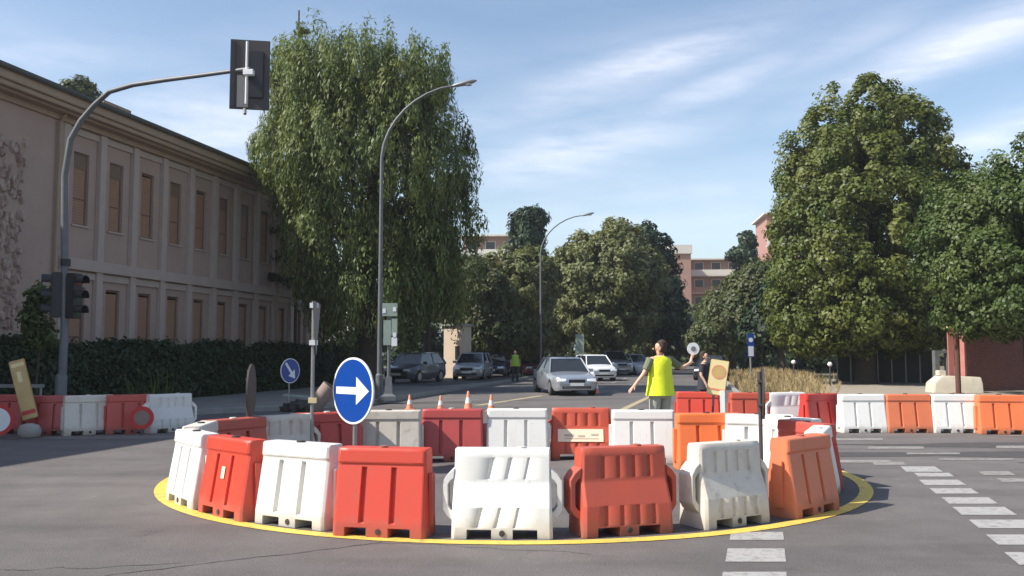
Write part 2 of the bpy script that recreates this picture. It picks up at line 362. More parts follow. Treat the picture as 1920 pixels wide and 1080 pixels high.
def link(name, me, parent=None, loc=(0,0,0), rot=(0,0,0), scale=None):
    o = bpy.data.objects.new(name, me); C.objects.link(o); o.location = loc; o.rotation_euler = rot
    if scale: o.scale = scale
    if parent: o.parent = parent
    return o

# ============================================================ GROUND
struct('ground', MB().sheet([(-1500,-300),(1500,-300),(1500,2500),(-1500,2500)], -.02), 'earth')
jy = 19.2
LK = lambda Y: -10.0+.2*Y          # left kerb of the street
RK = lambda Y: 1.6+.205*Y          # right kerb of the street
road_pts = [(-80,-30),(90,-30),(90,20.3),(30,20.3),(12,20.6),(8,21.5),(6.8,24),(RK(28),28),(RK(60),60),(RK(200),200),(LK(200),200),(LK(60),60),(LK(28),28),
            (-5.6,26),(-7.6,24.2),(-9.6,22.2),(-13,20),(-20,jy),(-80,jy)]
struct('road', MB().sheet(road_pts, 0), 'asphalt')
# pavements with kerb
pv_l = [(-80,jy+.12),(-20,jy+.12),(-13.1,20.1),(-9.75,22.3),(-7.75,24.35),(-5.75,26.1),(LK(28)-.12,28),(LK(60)-.12,60),(LK(120)-.12,120),(-30,120),(-30,40),(-80,30)]
struct('pavement', MB().poly(pv_l, -.01, .12), 'paving')
kb = MB(); kp = [(-80,jy),(-20,jy),(-13,20),(-9.6,22.2),(-7.6,24.2),(-5.6,26),(LK(28),28),(LK(60),60),(LK(120),120)]
ki = [(-80,jy+.12),(-20,jy+.12),(-13.1,20.1),(-9.75,22.3),(-7.75,24.35),(-5.75,26.1),(LK(28)-.12,28),(LK(60)-.12,60),(LK(120)-.12,120)]
for i in range(len(kp)-1): kb.poly([kp[i], kp[i+1], ki[i+1], ki[i]], -.01, .135)
struct('kerb', kb, 'kerb')
vb = [(-60,22.5),(-15.2,22.5),(-12.6,26),(-10.6,31),(-9.6,38),(-8.2,48),(-30,48),(-60,30)]
struct('grass_verge', MB().poly(vb, .10, .15), 'grass')
# side lane with parked cars (left of the street)
struct('side_lane', MB().poly([(-9.0,42),(-3.6,40),(LK(52)-1.3,46),(LK(70)-1.0,68),(LK(120)-2,110),(-14,110)], .10, .128), 'patch')
# right: kerb, dirt apron, grass bank
rk = [(90,20.3),(30,20.3),(12,20.6),(8,21.5),(6.8,24),(RK(28),28),(RK(60),60),(RK(200),200)]
ri = [(90,20.45),(30,20.45),(12.05,20.75),(8.1,21.62),(6.95,24.05),(RK(28)+.15,28),(RK(60)+.15,60),(RK(200)+.15,200)]
kb = MB()
for i in range(len(rk)-1): kb.poly([rk[i], rk[i+1], ri[i+1], ri[i]][::-1], -.01, .11)
struct('kerb', kb, 'kerb')
struct('dirt_path', MB().poly([(7.2,21.9),(12.2,21),(30,20.7),(90,20.7),(90,42),(26,46),(20,52),(14.6,56),(12.8,44),(9.3,30)][::1], -.01, .05), 'dirt')
# low bank of dry grass between the street and the dirt path
def bank(name, xs, prof, material):
    mb = MB(); rr = []
    for (y, x0, x1, h) in prof:
        row = []
        for k in range(9):
            t = k/8; row.append((x0+(x1-x0)*t, y, -.02+h*math.sin(math.pi*t)**.7+(.0 if t in (0,1) else random.uniform(-.03,.03))))
        rr.append(row)
    vs = [p for r in rr for p in r]; fs = [(i*9+k, i*9+k+1, (i+1)*9+k+1, (i+1)*9+k) for i in range(len(rr)-1) for k in range(8)]
    mb.add(vs, fs); return struct(name, mb, material, smooth=True, angle=80)
random.seed(3)
bank_prof = [(27,7.6,8.3,.03),(31,8.3,10.4,.16),(36,9.3,12.4,.26),(42,10.5,14.4,.3),(50,12.2,17,.3),(60,14.3,20,.25),(75,17.5,24,.1)]
bank('grass_bank', None, bank_prof, 'earth')

# road markings
mk = MB()
def oriented(mb, cx, cy, w, l, ang, z):
    c, s_ = math.cos(ang), math.sin(ang); pts = []
    for x, y in ((-w/2,-l/2),(w/2,-l/2),(w/2,l/2),(-w/2,l/2)): pts.append((cx+x*c-y*s_*0+y*math.sin(-ang)*-0, cy+y) if False else (cx + x + y*math.tan(ang), cy + y))
    mb.sheet(pts, z)
def stripe(px0, px1, pyt, pyb, label, m='paint'):
    a = G(px0, pyb); b = G(px1, pyb); t0 = G((px0+px1)/2, pyt)
    l = t0.y-a.y; cx = (a.x+b.x)/2; wd = b.x-a.x; mb = MB(); sk = .28
    mb.sheet([(-wd/2,0),(wd/2,0),(wd/2+sk*l,l),(-wd/2+sk*l,l)], 0)
    o = mb.build('road_stripe', m, loc=(cx, a.y, .004)); o['kind'] = 'structure'; return o
for a in [(1368,1470,998,1013),(1360,1474,1029,1054),(1350,1478,1073,1104),(1338,1482,1128,1168)]: stripe(*a, '')
for a in [(1700,1768,875,885),(1722,1790,887,894),(1735,1812,900,910),(1755,1836,916,926),(1780,1872,933,945),(1804,1907,951,966),(1836,1950,975,991),(1872,1998,1003,1022),(1912,2060,1036,1060)]: stripe(*a, '')
for a in [(1845,1905,884,891),(1880,1950,897,904),(1640,1700,866,872)]: stripe(*a, '', 'oldpaint')
# yellow ring line round the island
def ringline(cx, cy, r0, r1, z, n=96, m='yellow', name='yellow_ring_line'):
    mb = MB(); vs = []
    for k in range(n):
        t = 2*math.pi*k/n
        for r in (r0, r1): vs.append((cx+r*math.cos(t), cy+r*math.sin(t), z))
    mb.add(vs, [(2*k, 2*k+1, (2*k+3)%(2*n), (2*k+2)%(2*n)) for k in range(n)]); return struct(name, mb, m)
RCX, RCY = .02, 12.31
ringline(RCX, RCY, 4.42, 4.575, .006)
ln = MB()
for pts, z in (([(-1.2,27.6),(-.95,27.6),(1.2,33.6),(.95,33.6)], .005), ([(2.9,25),(3.12,25),(6.1,36.5),(5.9,36.5)], .005)): ln.sheet(pts, z)
struct('lane_line', ln, 'oldyellow')
ln = MB()
for k in range(12):
    y = 40+k*7; x = 3.7+.21*(y-40); ln.sheet([(x,y),(x+.15,y),(x+.15+.63,y+3),(x+.63,y+3)], .005)
struct('lane_line', ln, 'oldpaint')
def gsheet(name, x0, x1, yt, yb, m, z=.005, sk=0):
    a = G(x0,yb); b = G(x1,yb); c = G(x1+sk,yt); d = G(x0+sk,yt)
    mb = MB(); o0 = Vector(((a.x+b.x)/2,a.y,0)); mb.sheet([(q.x-o0.x,q.y-o0.y) for q in (a,b,c,d)], 0); o = mb.build(name, m, loc=(o0.x,o0.y,z)); o['kind'] = 'structure'
for a in [(1628,1732,837.5,842),(1556,1672,863,868),(1552,1655,822,826),(1868,1990,836,841),(1700,1800,849,852),(1760,1900,860,863)]: gsheet('road_stripe', *a, 'oldpaint')
def blob_sheet(name, cx, cy, rx, ry, z, m, seed, n=40):
    rnd = random.Random(seed); ph = [rnd.uniform(0, 6.3) for _ in range(5)]; pts = []
    for k in range(n):
        t = 2*math.pi*k/n; q = 1+sum(math.sin(t*(j+2)+ph[j])*.11 for j in range(5)); pts.append((cx+rx*q*math.cos(t), cy+ry*q*math.sin(t)))
    return struct(name, MB().sheet(pts, z), m)
for i, (cx, cy, rx, ry, m, nm) in enumerate([(8.3,15.9,2.3,.40,'patch','asphalt_patch'),(7.2,14.5,2.4,.42,'patch','asphalt_patch'),(11.4,14.6,2.2,.38,'patch','asphalt_patch'),(9.6,13.4,1.7,.22,'patch','asphalt_patch'),
   (12.6,16.4,2.0,.35,'patch','asphalt_patch'),(9.9,15.2,1.3,.16,'lightpatch','worn_asphalt_patch'),(-8.7,17.3,3.2,.28,'lightpatch','worn_asphalt_patch'),(11.9,17.5,1.9,.45,'lightpatch','worn_asphalt_patch')]):
    blob_sheet(nm, cx, cy, rx, ry, .003+.0001*i, m, i)
random.seed(8)
def crack(p0, p1, wd=.02, n=26, wob=.06, name='asphalt_crack'):
    pts = []; ox = 0
    for k in range(n+1):
        t = k/n; ox += random.uniform(-wob, wob)*.6; ox *= .92
        pts.append((p0[0]+(p1[0]-p0[0])*t+ox*.5, p0[1]+(p1[1]-p0[1])*t+ox))
    L = [(x, y+wd*random.uniform(.3,1)/2) for x, y in pts]; Rr = [(x, y-wd*random.uniform(.3,1)/2) for x, y in pts]
    mb = MB(); mb.add([(x,y,.003) for x,y in L]+[(x,y,.003) for x,y in Rr], [(k,k+1,n+2+k,n+1+k) for k in range(n)]); return struct(name, mb, 'seam')
crack((-3.0,6.7),(-1.1,7.9)); crack((-2.6,7.1),(-3.9,6.9), .014); crack((-1.2,7.8),(.6,7.3), .010)
crack((5.1,7.2),(11.2,10.6), .012, 40); 
crack((3.6,6.3),(6.2,8.9), .010, 30)

# ============================================================ PLASTIC BARRIERS
def barrier_mesh(kind, m):
    H = .78; hw = .475
    if kind == 'A':
        gr = [(-.20,-.155),(.115,.16)]; nt_ = [(-.345,-.125),(.105,.325)]; NH = .085
        zs = [0,.02,NH,.125,.135,.60,.612,.635,.655,.765,.78]
        def d(z): return float(np.interp(z, [0,.02,.125,.635,.655,.765,.78], [.185,.19,.188,.105,.12,.112,.098]))
        def rec(z): return .045 if .13 < z < .611 else 0
    else:
        gr = [(-.26,-.225),(-.09,-.055),(.08,.115),(.25,.285)]; nt_ = [(-.33,-.10),(.10,.33)]; NH = .085
        zs = [0,.02,NH,.10,.105,.27,.275,.29,.47,.49,.51,.515,.70,.705,.75,.78]
        def d(z): return float(np.interp(z, [0,.02,.27,.29,.47,.49,.75,.78], [.20,.205,.195,.19,.118,.112,.10,.082]))
        def rec(z): return .018 if (.104 < z < .272 or .514 < z < .702) else 0
    if kind == 'C':
        gr = [(-.25,-.225),(-.075,-.05),(.10,.125)]
    xs = {-hw, -hw+.03, hw-.03, hw}
    for a, b in gr: xs |= {a-.004, a+.006, b-.006, b+.004}
    for a, b in nt_: xs |= {a, b}
    xs = sorted(xs)
    def hwid(z): return 1-.035*z/H*(1 if kind == 'A' else 1.6)
    def y_at(x, z):
        q = d(z)
        for a, b in gr:
            if a+.005 < x < b-.005: q -= rec(z)
        if abs(abs(x)-hw) < .001: q -= .02
        return q
    nx, nz = len(xs)-1, len(zs)-1
    def filled(i, j):
        if not (0 <= i < nx and 0 <= j < nz): return False
        cx = (xs[i]+xs[i+1])/2
        if zs[j+1] <= NH+1e-6 and any(a < cx < b for a, b in nt_): return False
        return True
    mb = MB(); idx = {}
    def V(i, j, s_):
        k = (i, j, s_)
        if k not in idx:
            x, z = xs[i], zs[j]; idx[k] = len(mb.v); sh = 0 if kind != 'C' or z < .1 else .25*(z-.1)*min(1, max(0, (hw-abs(x))/.245))*(-s_)
            mb.v.append(((x+sh)*hwid(z), s_*y_at(x, z), z))
        return idx[k]
    def Fc(f): mb.f.append(f); mb.m.append(0)
    for i in range(nx):
        for j in range(nz):
            if not filled(i, j): continue
            for s_ in (-1, 1): Fc((V(i,j,s_), V(i+1,j,s_), V(i+1,j+1,s_), V(i,j+1,s_)))
            if not filled(i-1, j): Fc((V(i,j,-1), V(i,j+1,-1), V(i,j+1,1), V(i,j,1)))
            if not filled(i+1, j): Fc((V(i+1,j,-1), V(i+1,j+1,-1), V(i+1,j+1,1), V(i+1,j,1)))
            if not filled(i, j-1): Fc((V(i,j,-1), V(i+1,j,-1), V(i+1,j,1), V(i,j,1)))
            if not filled(i, j+1): Fc((V(i,j+1,-1), V(i+1,j+1,-1), V(i+1,j+1,1), V(i,j+1,1)))
    return mb.mesh('body', m, bevel=.006, angle=32)
def lug_mesh(kind, m):
    mb = MB()
    if kind != 'A':
        O = [(-.01,.61),(.055,.56),(.10,.50),(.10,.24),(.055,.18),(-.01,.13)]; I = [(.0,.52),(.03,.50),(.055,.465),(.055,.275),(.03,.24),(.0,.22)]; n = 6; T = .10
        for k in range(n-1):
            q = [O[k],O[k+1],I[k+1],I[k]]
            if k == 0: mb.add([(x,y,z) for y in (-T,T) for x, z in O+I], [])
            mb.f += [(k,k+1,7+k,6+k),(12+k,18+k,19+k,13+k),(k,12+k,13+k,k+1),(6+k,7+k,19+k,18+k)]; mb.m += [0]*4
        mb.f += [(0,6,18,12),(5,17,23,11)]; mb.m += [0]*2
    else:
        mb.bb(0,.035,-.055,.055,.10,.56)
    return mb.mesh('connecting_lug', m, bevel=.004)
capm = {}
def cap_mesh(m):
    if m not in capm:
        mb = MB(); mb.tube([(0,0,0),(0,0,.018),(0,0,.02)], [.045,.045,.036], 14); capm[m] = mb.mesh('fill_cap', m, smooth=True)
    return capm[m]
bmesh_cache = {}
def barrier(px, Y, yaw, kind, color, label, group, capcol=None, z=0, tilt=0, X=None, sx=1):
    x = XA(px, Y, .4) if X is None else X
    t = thing('plastic_barrier', label, 'barrier', (x, Y, z), R(yaw), group)
    k = (kind, color)
    if k not in bmesh_cache: bmesh_cache[k] = (barrier_mesh(kind, color), lug_mesh(kind, color))
    b, l = bmesh_cache[k]
    link('body', b, t)
    link('connecting_lug', l, t, (.468 if kind == 'A' else .462, 0, 0)); link('connecting_lug', l, t, (-(.468 if kind == 'A' else .462), 0, 0), (0,0,math.pi))
    link('fill_cap', cap_mesh(capcol or 'cap'), t, (-.02 if kind=='A' else .18, 0, .776))
    link('drain_plug', cap_mesh('cap'), t, (.0, -.186 if kind == 'A' else -.202, .055), (R(90),0,0), (.6,.6,.6))
    if tilt: t.rotation_euler[1] = R(tilt)
    t.scale[0] = sx
    return t
RG = 'red and white plastic barriers ringed round the island'
FB = barrier
FB(368, 9.85, -52, 'A', 'white', 'white barrier at the far left end of the front arc, beside the yellow line', RG, sx=.92)
b2 = FB(443, 9.15, -43, 'A', 'red', 'bright red barrier with a small cream sticker, second from left in the front arc', RG, sx=.92)
mb = MB(); mb.bb(-.04,.03,-.004,0,0,.12); o = mb.build('sticker', 'cream', b2, (0,-.153,.38), rot=(R(-9.2),0,0))
FB(566, 8.66, -29, 'A', 'white', 'white barrier with a dirty foot between the two bright red front barriers', RG, sx=.92)
FB(722, 8.20, -11, 'A', 'red', 'large bright red barrier under the blue arrow sign, in the front arc', RG, 'rust', sx=.91)
FB(943, 8.15, -2, 'C', 'white', 'large cream-white barrier with looped side lugs, nearest the camera', RG, 'white', sx=.95)
FB(1163, 8.30, 17, 'B', 'rust', 'dull red barrier with a stepped front and shaded top, right of the large cream-white one', RG, 'rust', sx=.93)
FB(1358, 8.72, 29, 'B', 'dirtywhite', 'dirty grey-white stepped barrier between the dull red and the orange one', RG, 'white', sx=.86)
FB(1503, 9.3, 42, 'A', 'orange', 'orange barrier with dark upper band at the right end of the front arc', RG, 'red', sx=.93)
FB(1536, 10.25, 66, 'A', 'white', 'white barrier seen almost end-on at the right tip of the ring', RG, 'white')
FB(1512, 11.2, 108, 'A', 'red', 'red barrier turning back behind the orange one, only its lit top in view', RG)
FB(375, 10.95, -84, 'A', 'dirtywhite', 'cream barrier end-on at the left tip of the ring behind the white one', RG)
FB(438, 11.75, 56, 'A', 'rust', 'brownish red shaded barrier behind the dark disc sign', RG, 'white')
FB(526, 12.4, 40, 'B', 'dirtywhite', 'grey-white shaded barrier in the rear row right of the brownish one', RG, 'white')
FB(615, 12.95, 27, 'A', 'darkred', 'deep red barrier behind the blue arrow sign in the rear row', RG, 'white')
FB(731, 13.4, 4, 'A', 'dirtywhite', 'off-white rear row barrier just right of the blue arrow sign', RG)
FB(849, 13.7, 0, 'A', 'darkred', 'crimson rear row barrier in front of the small traffic cones', RG, 'white')
FB(970, 13.75, -1, 'A', 'white', 'clean white rear row barrier between the crimson one and the one with a label', RG)
bl = FB(1089, 13.95, -2, 'B', 'rust', 'red rear row barrier with a long cream label panel on its face', RG, 'rust')
mb = MB(); mb.bb(-.36,.34,-.006,0,0,.20); lp = mb.build('label_panel', 'cream', bl, (0,-.200,.275), rot=(R(-21.8),0,0))
mb = MB()
for (x0, x1, z0, z1) in ((-.26,-.12,.085,.115),(-.05,.05,.075,.105),(.15,.26,.10,.125),(-.26,.26,.045,.052)): mb.bb(x0,x1,-.004,0,z0,z1)
mb.build('faded_print', 'ink', lp, (0,-.0075,0))
FB(1205, 13.45, -3, 'A', 'white', 'bright white rear row barrier in front of the worker in the yellow vest', RG)
FB(1328, 12.75, 2, 'A', 'orange', 'orange rear row barrier right of the worker in the yellow vest', RG)
FB(1424, 12.5, -14, 'A', 'white', 'white rear row barrier crossed by the thin dark sign post', RG)
FB(1480, 12.0, -58, 'A', 'white', 'white barrier right of the thin dark post, turning the corner of the ring', RG)
RR = 'barriers closing the road on the far right'
for a in [(1615,18.45,2,'white','white barrier at the left of the straight row, next to the crimson slanted one'),
          (1700,18.45,0,'orange','pale orange barrier between the two white ones on the right'),
          (1787,18.4,-1,'white','white barrier below the pale concrete block'),
          (1876,18.1,-7,'orange','deeper orange barrier at the far right edge in front of the brick wall'),
          (1537,18.7,26,'darkred','crimson barrier set at a slant left of the white one in the far right row'),
          (1973,17.9,-6,'white','white barrier beyond the right edge of the road closure row')]:
    FB(a[0], a[1], a[2], 'A', a[3], a[4], RR, z=.0)
FB(1473, 19.3, 20, 'C', 'white', 'tall cream-white barrier with side lugs between the red ones on the far right', RR, 'white')
br = FB(1408, 19.2, 0, 'A', 'rust', 'faded red barrier with a pale patch behind the thin dark post', RR)
mb = MB(); mb.bb(-.42,.42,-.004,0,0,.12); mb.build('pale_band', 'cream', br, (0,-.172,.20), rot=(R(-9.2),0,0))
FB(1308, 19.6, -8, 'A', 'red', 'bright red barrier left of the yellow sign board behind the ring', RR)
LG = 'barriers standing in the shade on the left pavement edge'
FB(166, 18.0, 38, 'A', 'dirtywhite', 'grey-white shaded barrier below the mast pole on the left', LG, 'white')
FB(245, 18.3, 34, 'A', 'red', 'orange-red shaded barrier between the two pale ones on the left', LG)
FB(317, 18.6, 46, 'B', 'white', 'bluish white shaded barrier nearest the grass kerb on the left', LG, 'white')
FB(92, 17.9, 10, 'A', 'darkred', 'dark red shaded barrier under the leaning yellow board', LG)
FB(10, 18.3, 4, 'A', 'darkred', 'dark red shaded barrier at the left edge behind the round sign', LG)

# ============================================================ BUILDING ON THE LEFT
u = Vector((.215,.977,0)).normalized()
P0 = Vector((-19.9+.22*27.3, 27.3, 0))
bl = thing('institute_building', 'long two-storey dull pink building with tall narrow shuttered windows and a deep cornice', 'building', P0, math.atan2(u.y, u.x))
X0, X1, DEP = -30.0, 19.2, 14.0; PIT = 1.73
bays = [(i*PIT, (i+1)*PIT) for i in range(0, 11)]
wl = MB()
wl.bb(X0, 0-.14, 0, .4, 0, 8.98)                     # blank wall with relief
for x0, x1 in bays:
    c = (x0+x1)/2; ww = .36
    for zb, zt, w0, w1 in ((0, 4.4, 1.2, 3.72), (4.4, 8.98, 5.7, 8.03)):
        wl.bb(x0, c-ww, .14, .4, zb, zt); wl.bb(c+ww, x1, .14, .4, zb, zt); wl.bb(c-ww, c+ww, .14, .4, w1, zt); wl.bb(c-ww, c+ww, .14, .4, zb, w0)
wl.bb(X0, X0+.4, .401, DEP, 0, 8.98); wl.bb(X1-.4, X1, .401, DEP, 0, 8.98); wl.bb(X0, X1, DEP+.001, DEP+.4, 0, 8.98)
wl.build('wall', 'plaster', bl)
pm = MB().bb(-.15,.15,-.02,.139,0,8.78).mesh('pilaster', 'pilaster', bevel=.01)
for i in range(12): link('pilaster', pm, bl, (i*PIT, 0, 0))
fmm = MB().bb(.152, PIT-.152, .06, .139, 0, .21).mesh('bay_head', 'pilaster')
for i in range(11):
    for zt in (3.98, 8.56): link('bay_head', fmm, bl, (i*PIT, 0, zt))
sm = MB().bb(-.14, X1, -.07, .1, 4.2, 4.62)
MB().bb(.0-.2, X1, -.075, .138, 4.24, 4.60).build('string_course', 'pilaster', bl, bevel=.01)
MB().bb(X0, X1, -.10, .3, 8.785, 9.0).build('frieze', 'cornice', bl)
mb = MB(); mb.bb(X0-.4, X1+.4, -.62, 0.2, 9.02, 9.16); mb.bb(X0-.3, X1+.3, -.42, .2, 8.95, 9.02); mb.build('cornice_moulding', 'cornice', bl, bevel=.015)
mb = MB(); mb.bb(X0-.5, X1+.5, -.72, .2, 9.165, 9.50); mb.build('cornice', 'cornice', bl, bevel=.02)
mb = MB(); mb.tube([(X0-.5,-.80,9.47),(X1+.5,-.80,9.47)], .075, 8); mb.build('gutter', 'roof', bl)
mb = MB(); mb.add([(X0-.6,-.82,9.56),(X1+.6,-.82,9.56),(X1+.6,DEP/2,11.2),(X0-.6,DEP/2,11.2),(X0-.6,DEP+.9,9.56),(X1+.6,DEP+.9,9.56),
   (X0-.6,-.82,9.505),(X1+.6,-.82,9.505),(X1+.6,DEP+.9,9.505),(X0-.6,DEP+.9,9.505)], [(0,1,2,3),(3,2,5,4),(6,7,1,0),(9,8,5,4),(6,0,3,4,9),(7,1,2,5,8),(6,7,8,9)])
rf = mb.build('roof', 'roof', bl)
MB().bb(4.5,6.1,2.2,3.4,9.9,10.95).build('roof_hatch', 'cornice', rf)
# windows: frame > shutter, sill
for zi, (w0, w1) in enumerate(((1.2, 3.72), (5.7, 8.03))):
    ww = .36; h = w1-w0
    fr = MB(); fr.bb(-ww,-ww+.05,.02,.09,0,h); fr.bb(ww-.05,ww,.02,.09,0,h); fr.bb(-ww+.05,ww-.05,.02,.09,h-.06,h); fr.bb(-ww+.05,ww-.05,.02,.09,0,.05)
    fr.bb(-ww+.05,ww-.05,.025,.085,h*.36,h*.36+.04)
    frm = fr.mesh('window', 'winframe')
    sh = MB()
    n = int((h-.12)/.09)
    for k in range(n):
        z = .06+k*.09; sh.add([(-ww+.05,.045,z),(ww-.05,.045,z),(ww-.05,.062,z+.088),(-ww+.05,.062,z+.088),(ww-.05,.045,z+.09),(-ww+.05,.045,z+.09)], [(0,1,2,3),(3,2,4,5)])
    shm = sh.mesh('shutter', 'shutter')
    sl_ = MB().bb(-ww-.05,ww+.05,-.12,.02,-.06,0).mesh('sill', 'pilaster')
    for i, (x0, x1) in enumerate(bays):
        f_ = link('window', frm, bl, ((x0+x1)/2, .20, w0))
        link('shutter', shm, f_); link('sill', sl_, f_, (0,0,-.001))
        if zi == 1 and i in (0,1,3,5,6):
            MB().bb(-ww+.05,ww-.05,.03,.044,h-.5,h-.06).build('lintel_shade_strip', 'winframe', f_)  # dark strip over the shutter top, its colour standing in for the lintel's shadow
for x in (-.45, 13.9):
    MB().tube([(x,-.12,.1),(x,-.12,8.7),(x,-.30,8.93)], .05, 8).build('downpipe', 'cornice', bl, smooth=True)
# relief of rough stones on the blank wall
random.seed(5); rl = MB()
for k in range(1500):
    x = random.uniform(-9.5,-1.75); z = random.uniform(1.6,7.75); s_ = random.uniform(.05,.17); d_ = random.uniform(.04,.14)
    a = random.uniform(0,3.14); n = random.choice((4,5,6)); el = random.uniform(.45,1)
    b0 = []; b1 = []
    for j in range(n):
        t = a+2*math.pi*j/n+random.uniform(-.25,.25); rr = s_*random.uniform(.7,1.1)
        b0.append((x+rr*el*math.cos(t), -.001, z+rr*math.sin(t)*1.5)); b1.append((x+rr*el*.65*math.cos(t), -d_, z+rr*.65*math.sin(t)*1.5))
    rl.rings([b0, b1])
o = rl.build('relief_stones', 'relief', bl); o['kind'] = 'stuff'

# ============================================================ VEGETATION
def leaf_mesh(name, pos, nrm, w, l, m, rng, droop=0.3):
    N = len(pos); pos = np.asarray(pos, dtype=np.float64); nrm = np.asarray(nrm, dtype=np.float64)
    nrm /= np.linalg.norm(nrm, axis=1, keepdims=True)+1e-9
    t = rng.normal(size=(N,3)); t[:,2] -= droop*2.2; t -= nrm*np.sum(t*nrm, axis=1, keepdims=True); t /= np.linalg.norm(t, axis=1, keepdims=True)+1e-9
    b = np.cross(nrm, t); sc = rng.uniform(.65,1.3,(N,1)); hl = l/2*sc; hw = w/2*sc
    v = np.empty((N,4,3)); v[:,0] = pos-t*hl; v[:,1] = pos+b*hw+nrm*hw*.25; v[:,2] = pos+t*hl; v[:,3] = pos-b*hw+nrm*hw*.25
    me = bpy.data.meshes.new(name); me.vertices.add(4*N); me.vertices.foreach_set('co', v.reshape(-1))
    me.loops.add(4*N); me.loops.foreach_set('vertex_index', np.arange(4*N, dtype=np.int32))
    me.polygons.add(N); me.polygons.foreach_set('loop_start', np.arange(0,4*N,4, dtype=np.int32))
    try: me.polygons.foreach_set('loop_total', np.full(N,4, dtype=np.int32))
    except Exception: pass
    me.materials.append(M[m]); me.update(calc_edges=True); return me
def crown_points(blobs, nc, per, cs, rng, zsc=1, inner=.18, edge=(.72,1.04)):
    ar = np.array([(b[3]*b[4]+b[4]*b[5]+b[3]*b[5]) for b in blobs]); ar = ar/ar.sum()
    P_ = []; Nn = []
    ch = rng.choice(len(blobs), nc, p=ar)
    d = rng.normal(size=(nc,3)); d /= np.linalg.norm(d, axis=1, keepdims=True)
    B = np.array(blobs)[ch]; rad = rng.uniform(edge[0], edge[1], nc); inn = rng.random(nc) < inner; rad[inn] = rng.uniform(.2,.7,inn.sum())
    cen = B[:,:3]+d*B[:,3:6]*rad[:,None]
    # drop clusters deep inside another blob
    keep = np.ones(nc, bool)
    for b in blobs:
        q = (((cen-np.array(b[:3]))/np.array(b[3:6]))**2).sum(1); keep &= ~((q < .35) & ~inn)
    cen = cen[keep]; d = d[keep]; n = len(cen); size = cs*rng.uniform(.6,1.35,n)
    off = rng.normal(size=(n,per,3)); off /= np.linalg.norm(off,axis=2,keepdims=True); off *= rng.uniform(.35,1,(n,per,1))**.6
    pos = cen[:,None,:]+off*size[:,None,None]*np.array([1,1,zsc])
    nr = off*.9+d[:,None,:]*.7+rng.normal(size=(n,per,3))*.45+np.array([0,0,.35])
    return pos.reshape(-1,3), nr.reshape(-1,3)
def tree(name, label, loc, trunk, blobs, nc, per, cs, leaf, m, seed, zsc=1, droop=.3, cat='tree', group=None, limbs=7, inner=.18, edge=(.72,1.04)):
    rng = np.random.default_rng(seed); rnd = random.Random(seed)
    t = thing(name, label, cat, loc, 0, group)
    pos, nr = crown_points(blobs, nc, per, cs, rng, zsc, inner, edge)
    pos[:,2] = np.maximum(pos[:,2], .15)
    link('crown', leaf_mesh('crown', pos, nr, leaf[0], leaf[1], m, rng, droop), t)
    if trunk:
        th, tr = trunk; mb = MB()
        mb.tube([(0,0,-.1),(0.03,0,.25),(rnd.uniform(-.1,.1),0,th*.5),(rnd.uniform(-.15,.15),0,th)], [tr*1.5,tr*1.05,tr*.85,tr*.55], 10)
        for k in range(limbs):
            b = blobs[rnd.randrange(len(blobs))]; z0 = th*rnd.uniform(.55,.98)
            e = Vector((b[0]+rnd.uniform(-.5,.5)*b[3], b[1]+rnd.uniform(-.5,.5)*b[4], max(z0+.4, b[2]+rnd.uniform(-.2,.6)*b[5])))
            s0 = Vector((0,0,z0)); mid = s0.lerp(e,.5)+Vector((0,0,-.2)); mb.tube([s0,mid,e], [tr*.42,tr*.28,tr*.08], 6)
        mb.build('trunk', 'bark', t, smooth=True, angle=60)
    return t
def blobs_px(cx, Y, lst, ydepth=1.0):
    """silhouette circles measured in the photograph -> ellipsoids in metres about the tree's foot"""
    x0 = XA(cx, Y, 3); out = []
    for (px, py, rx, ry) in lst:
        p = P(px, py, Y); k = Y/F; out.append((p.x-x0, random.uniform(-.3,.3)*rx*k, p.z, rx*k, rx*k*ydepth, ry*k))
    return (x0, Y, 0), out
random.seed(11)
loc, bb = blobs_px(690, 37, [(660,215,140,130),(600,185,100,90),(740,205,100,100),(690,300,180,170),(580,290,100,120),(790,330,95,130),(640,430,110,130),(760,470,105,140),(840,400,50,80),(850,520,45,75),(700,560,120,90),(650,150,130,50),(760,160,95,50),(880,345,22,30),(868,260,22,26),(892,430,20,26),(545,120,40,40),(610,530,60,90)]+[(x_, y_, 9, 30) for x_, y_ in ((520,95),(560,85),(590,75),(625,92),(655,80),(690,72),(735,82),(775,88),(800,108),(830,130),(480,160),(478,280))])
tree('willow_tree', 'tall drooping green tree behind the street lamp at the end of the pink building', loc, (8,.42), bb, 2100, 90, .34, (.065,.24), 'leaf_ash', 1, zsc=2.9, droop=2.4, limbs=12, edge=(.72,1.10))
loc, bb = blobs_px(1620, 45, [(1612,232,92,84),(1560,290,88,100),(1670,280,90,105),(1600,360,145,130),(1620,450,178,140),(1550,500,112,120),(1700,390,112,130),(1745,470,100,130),(1640,560,185,95),(1790,420,62,100),(1735,300,62,90),(1785,370,50,60),(1600,610,130,45),(1520,625,70,38),(1700,612,90,40),(1500,590,66,66),(1770,560,90,80)])
tree('chestnut_tree', 'huge round-topped olive green tree with lumpy foliage on the right', loc, (6,.5), bb, 1900, 115, .52, (.13,.20), 'leaf_chest', 2, limbs=9, edge=(.86,1.01))
loc, bb = blobs_px(1935, 33, [(1935,320,72,66),(1870,400,115,90),(1810,470,80,110),(1950,430,150,130),(1840,510,95,80),(1870,585,100,44),(1970,590,110,50),(1960,540,140,75),(1900,560,130,60),(2080,460,150,160)])
tree('broadleaf_tree', 'fresh green leafy tree leaning over the brick wall at the right edge', loc, (5,.35), bb, 1000, 110, .40, (.10,.16), 'leaf_right', 3, limbs=9)
FG = 'trees lining the far end of the street'
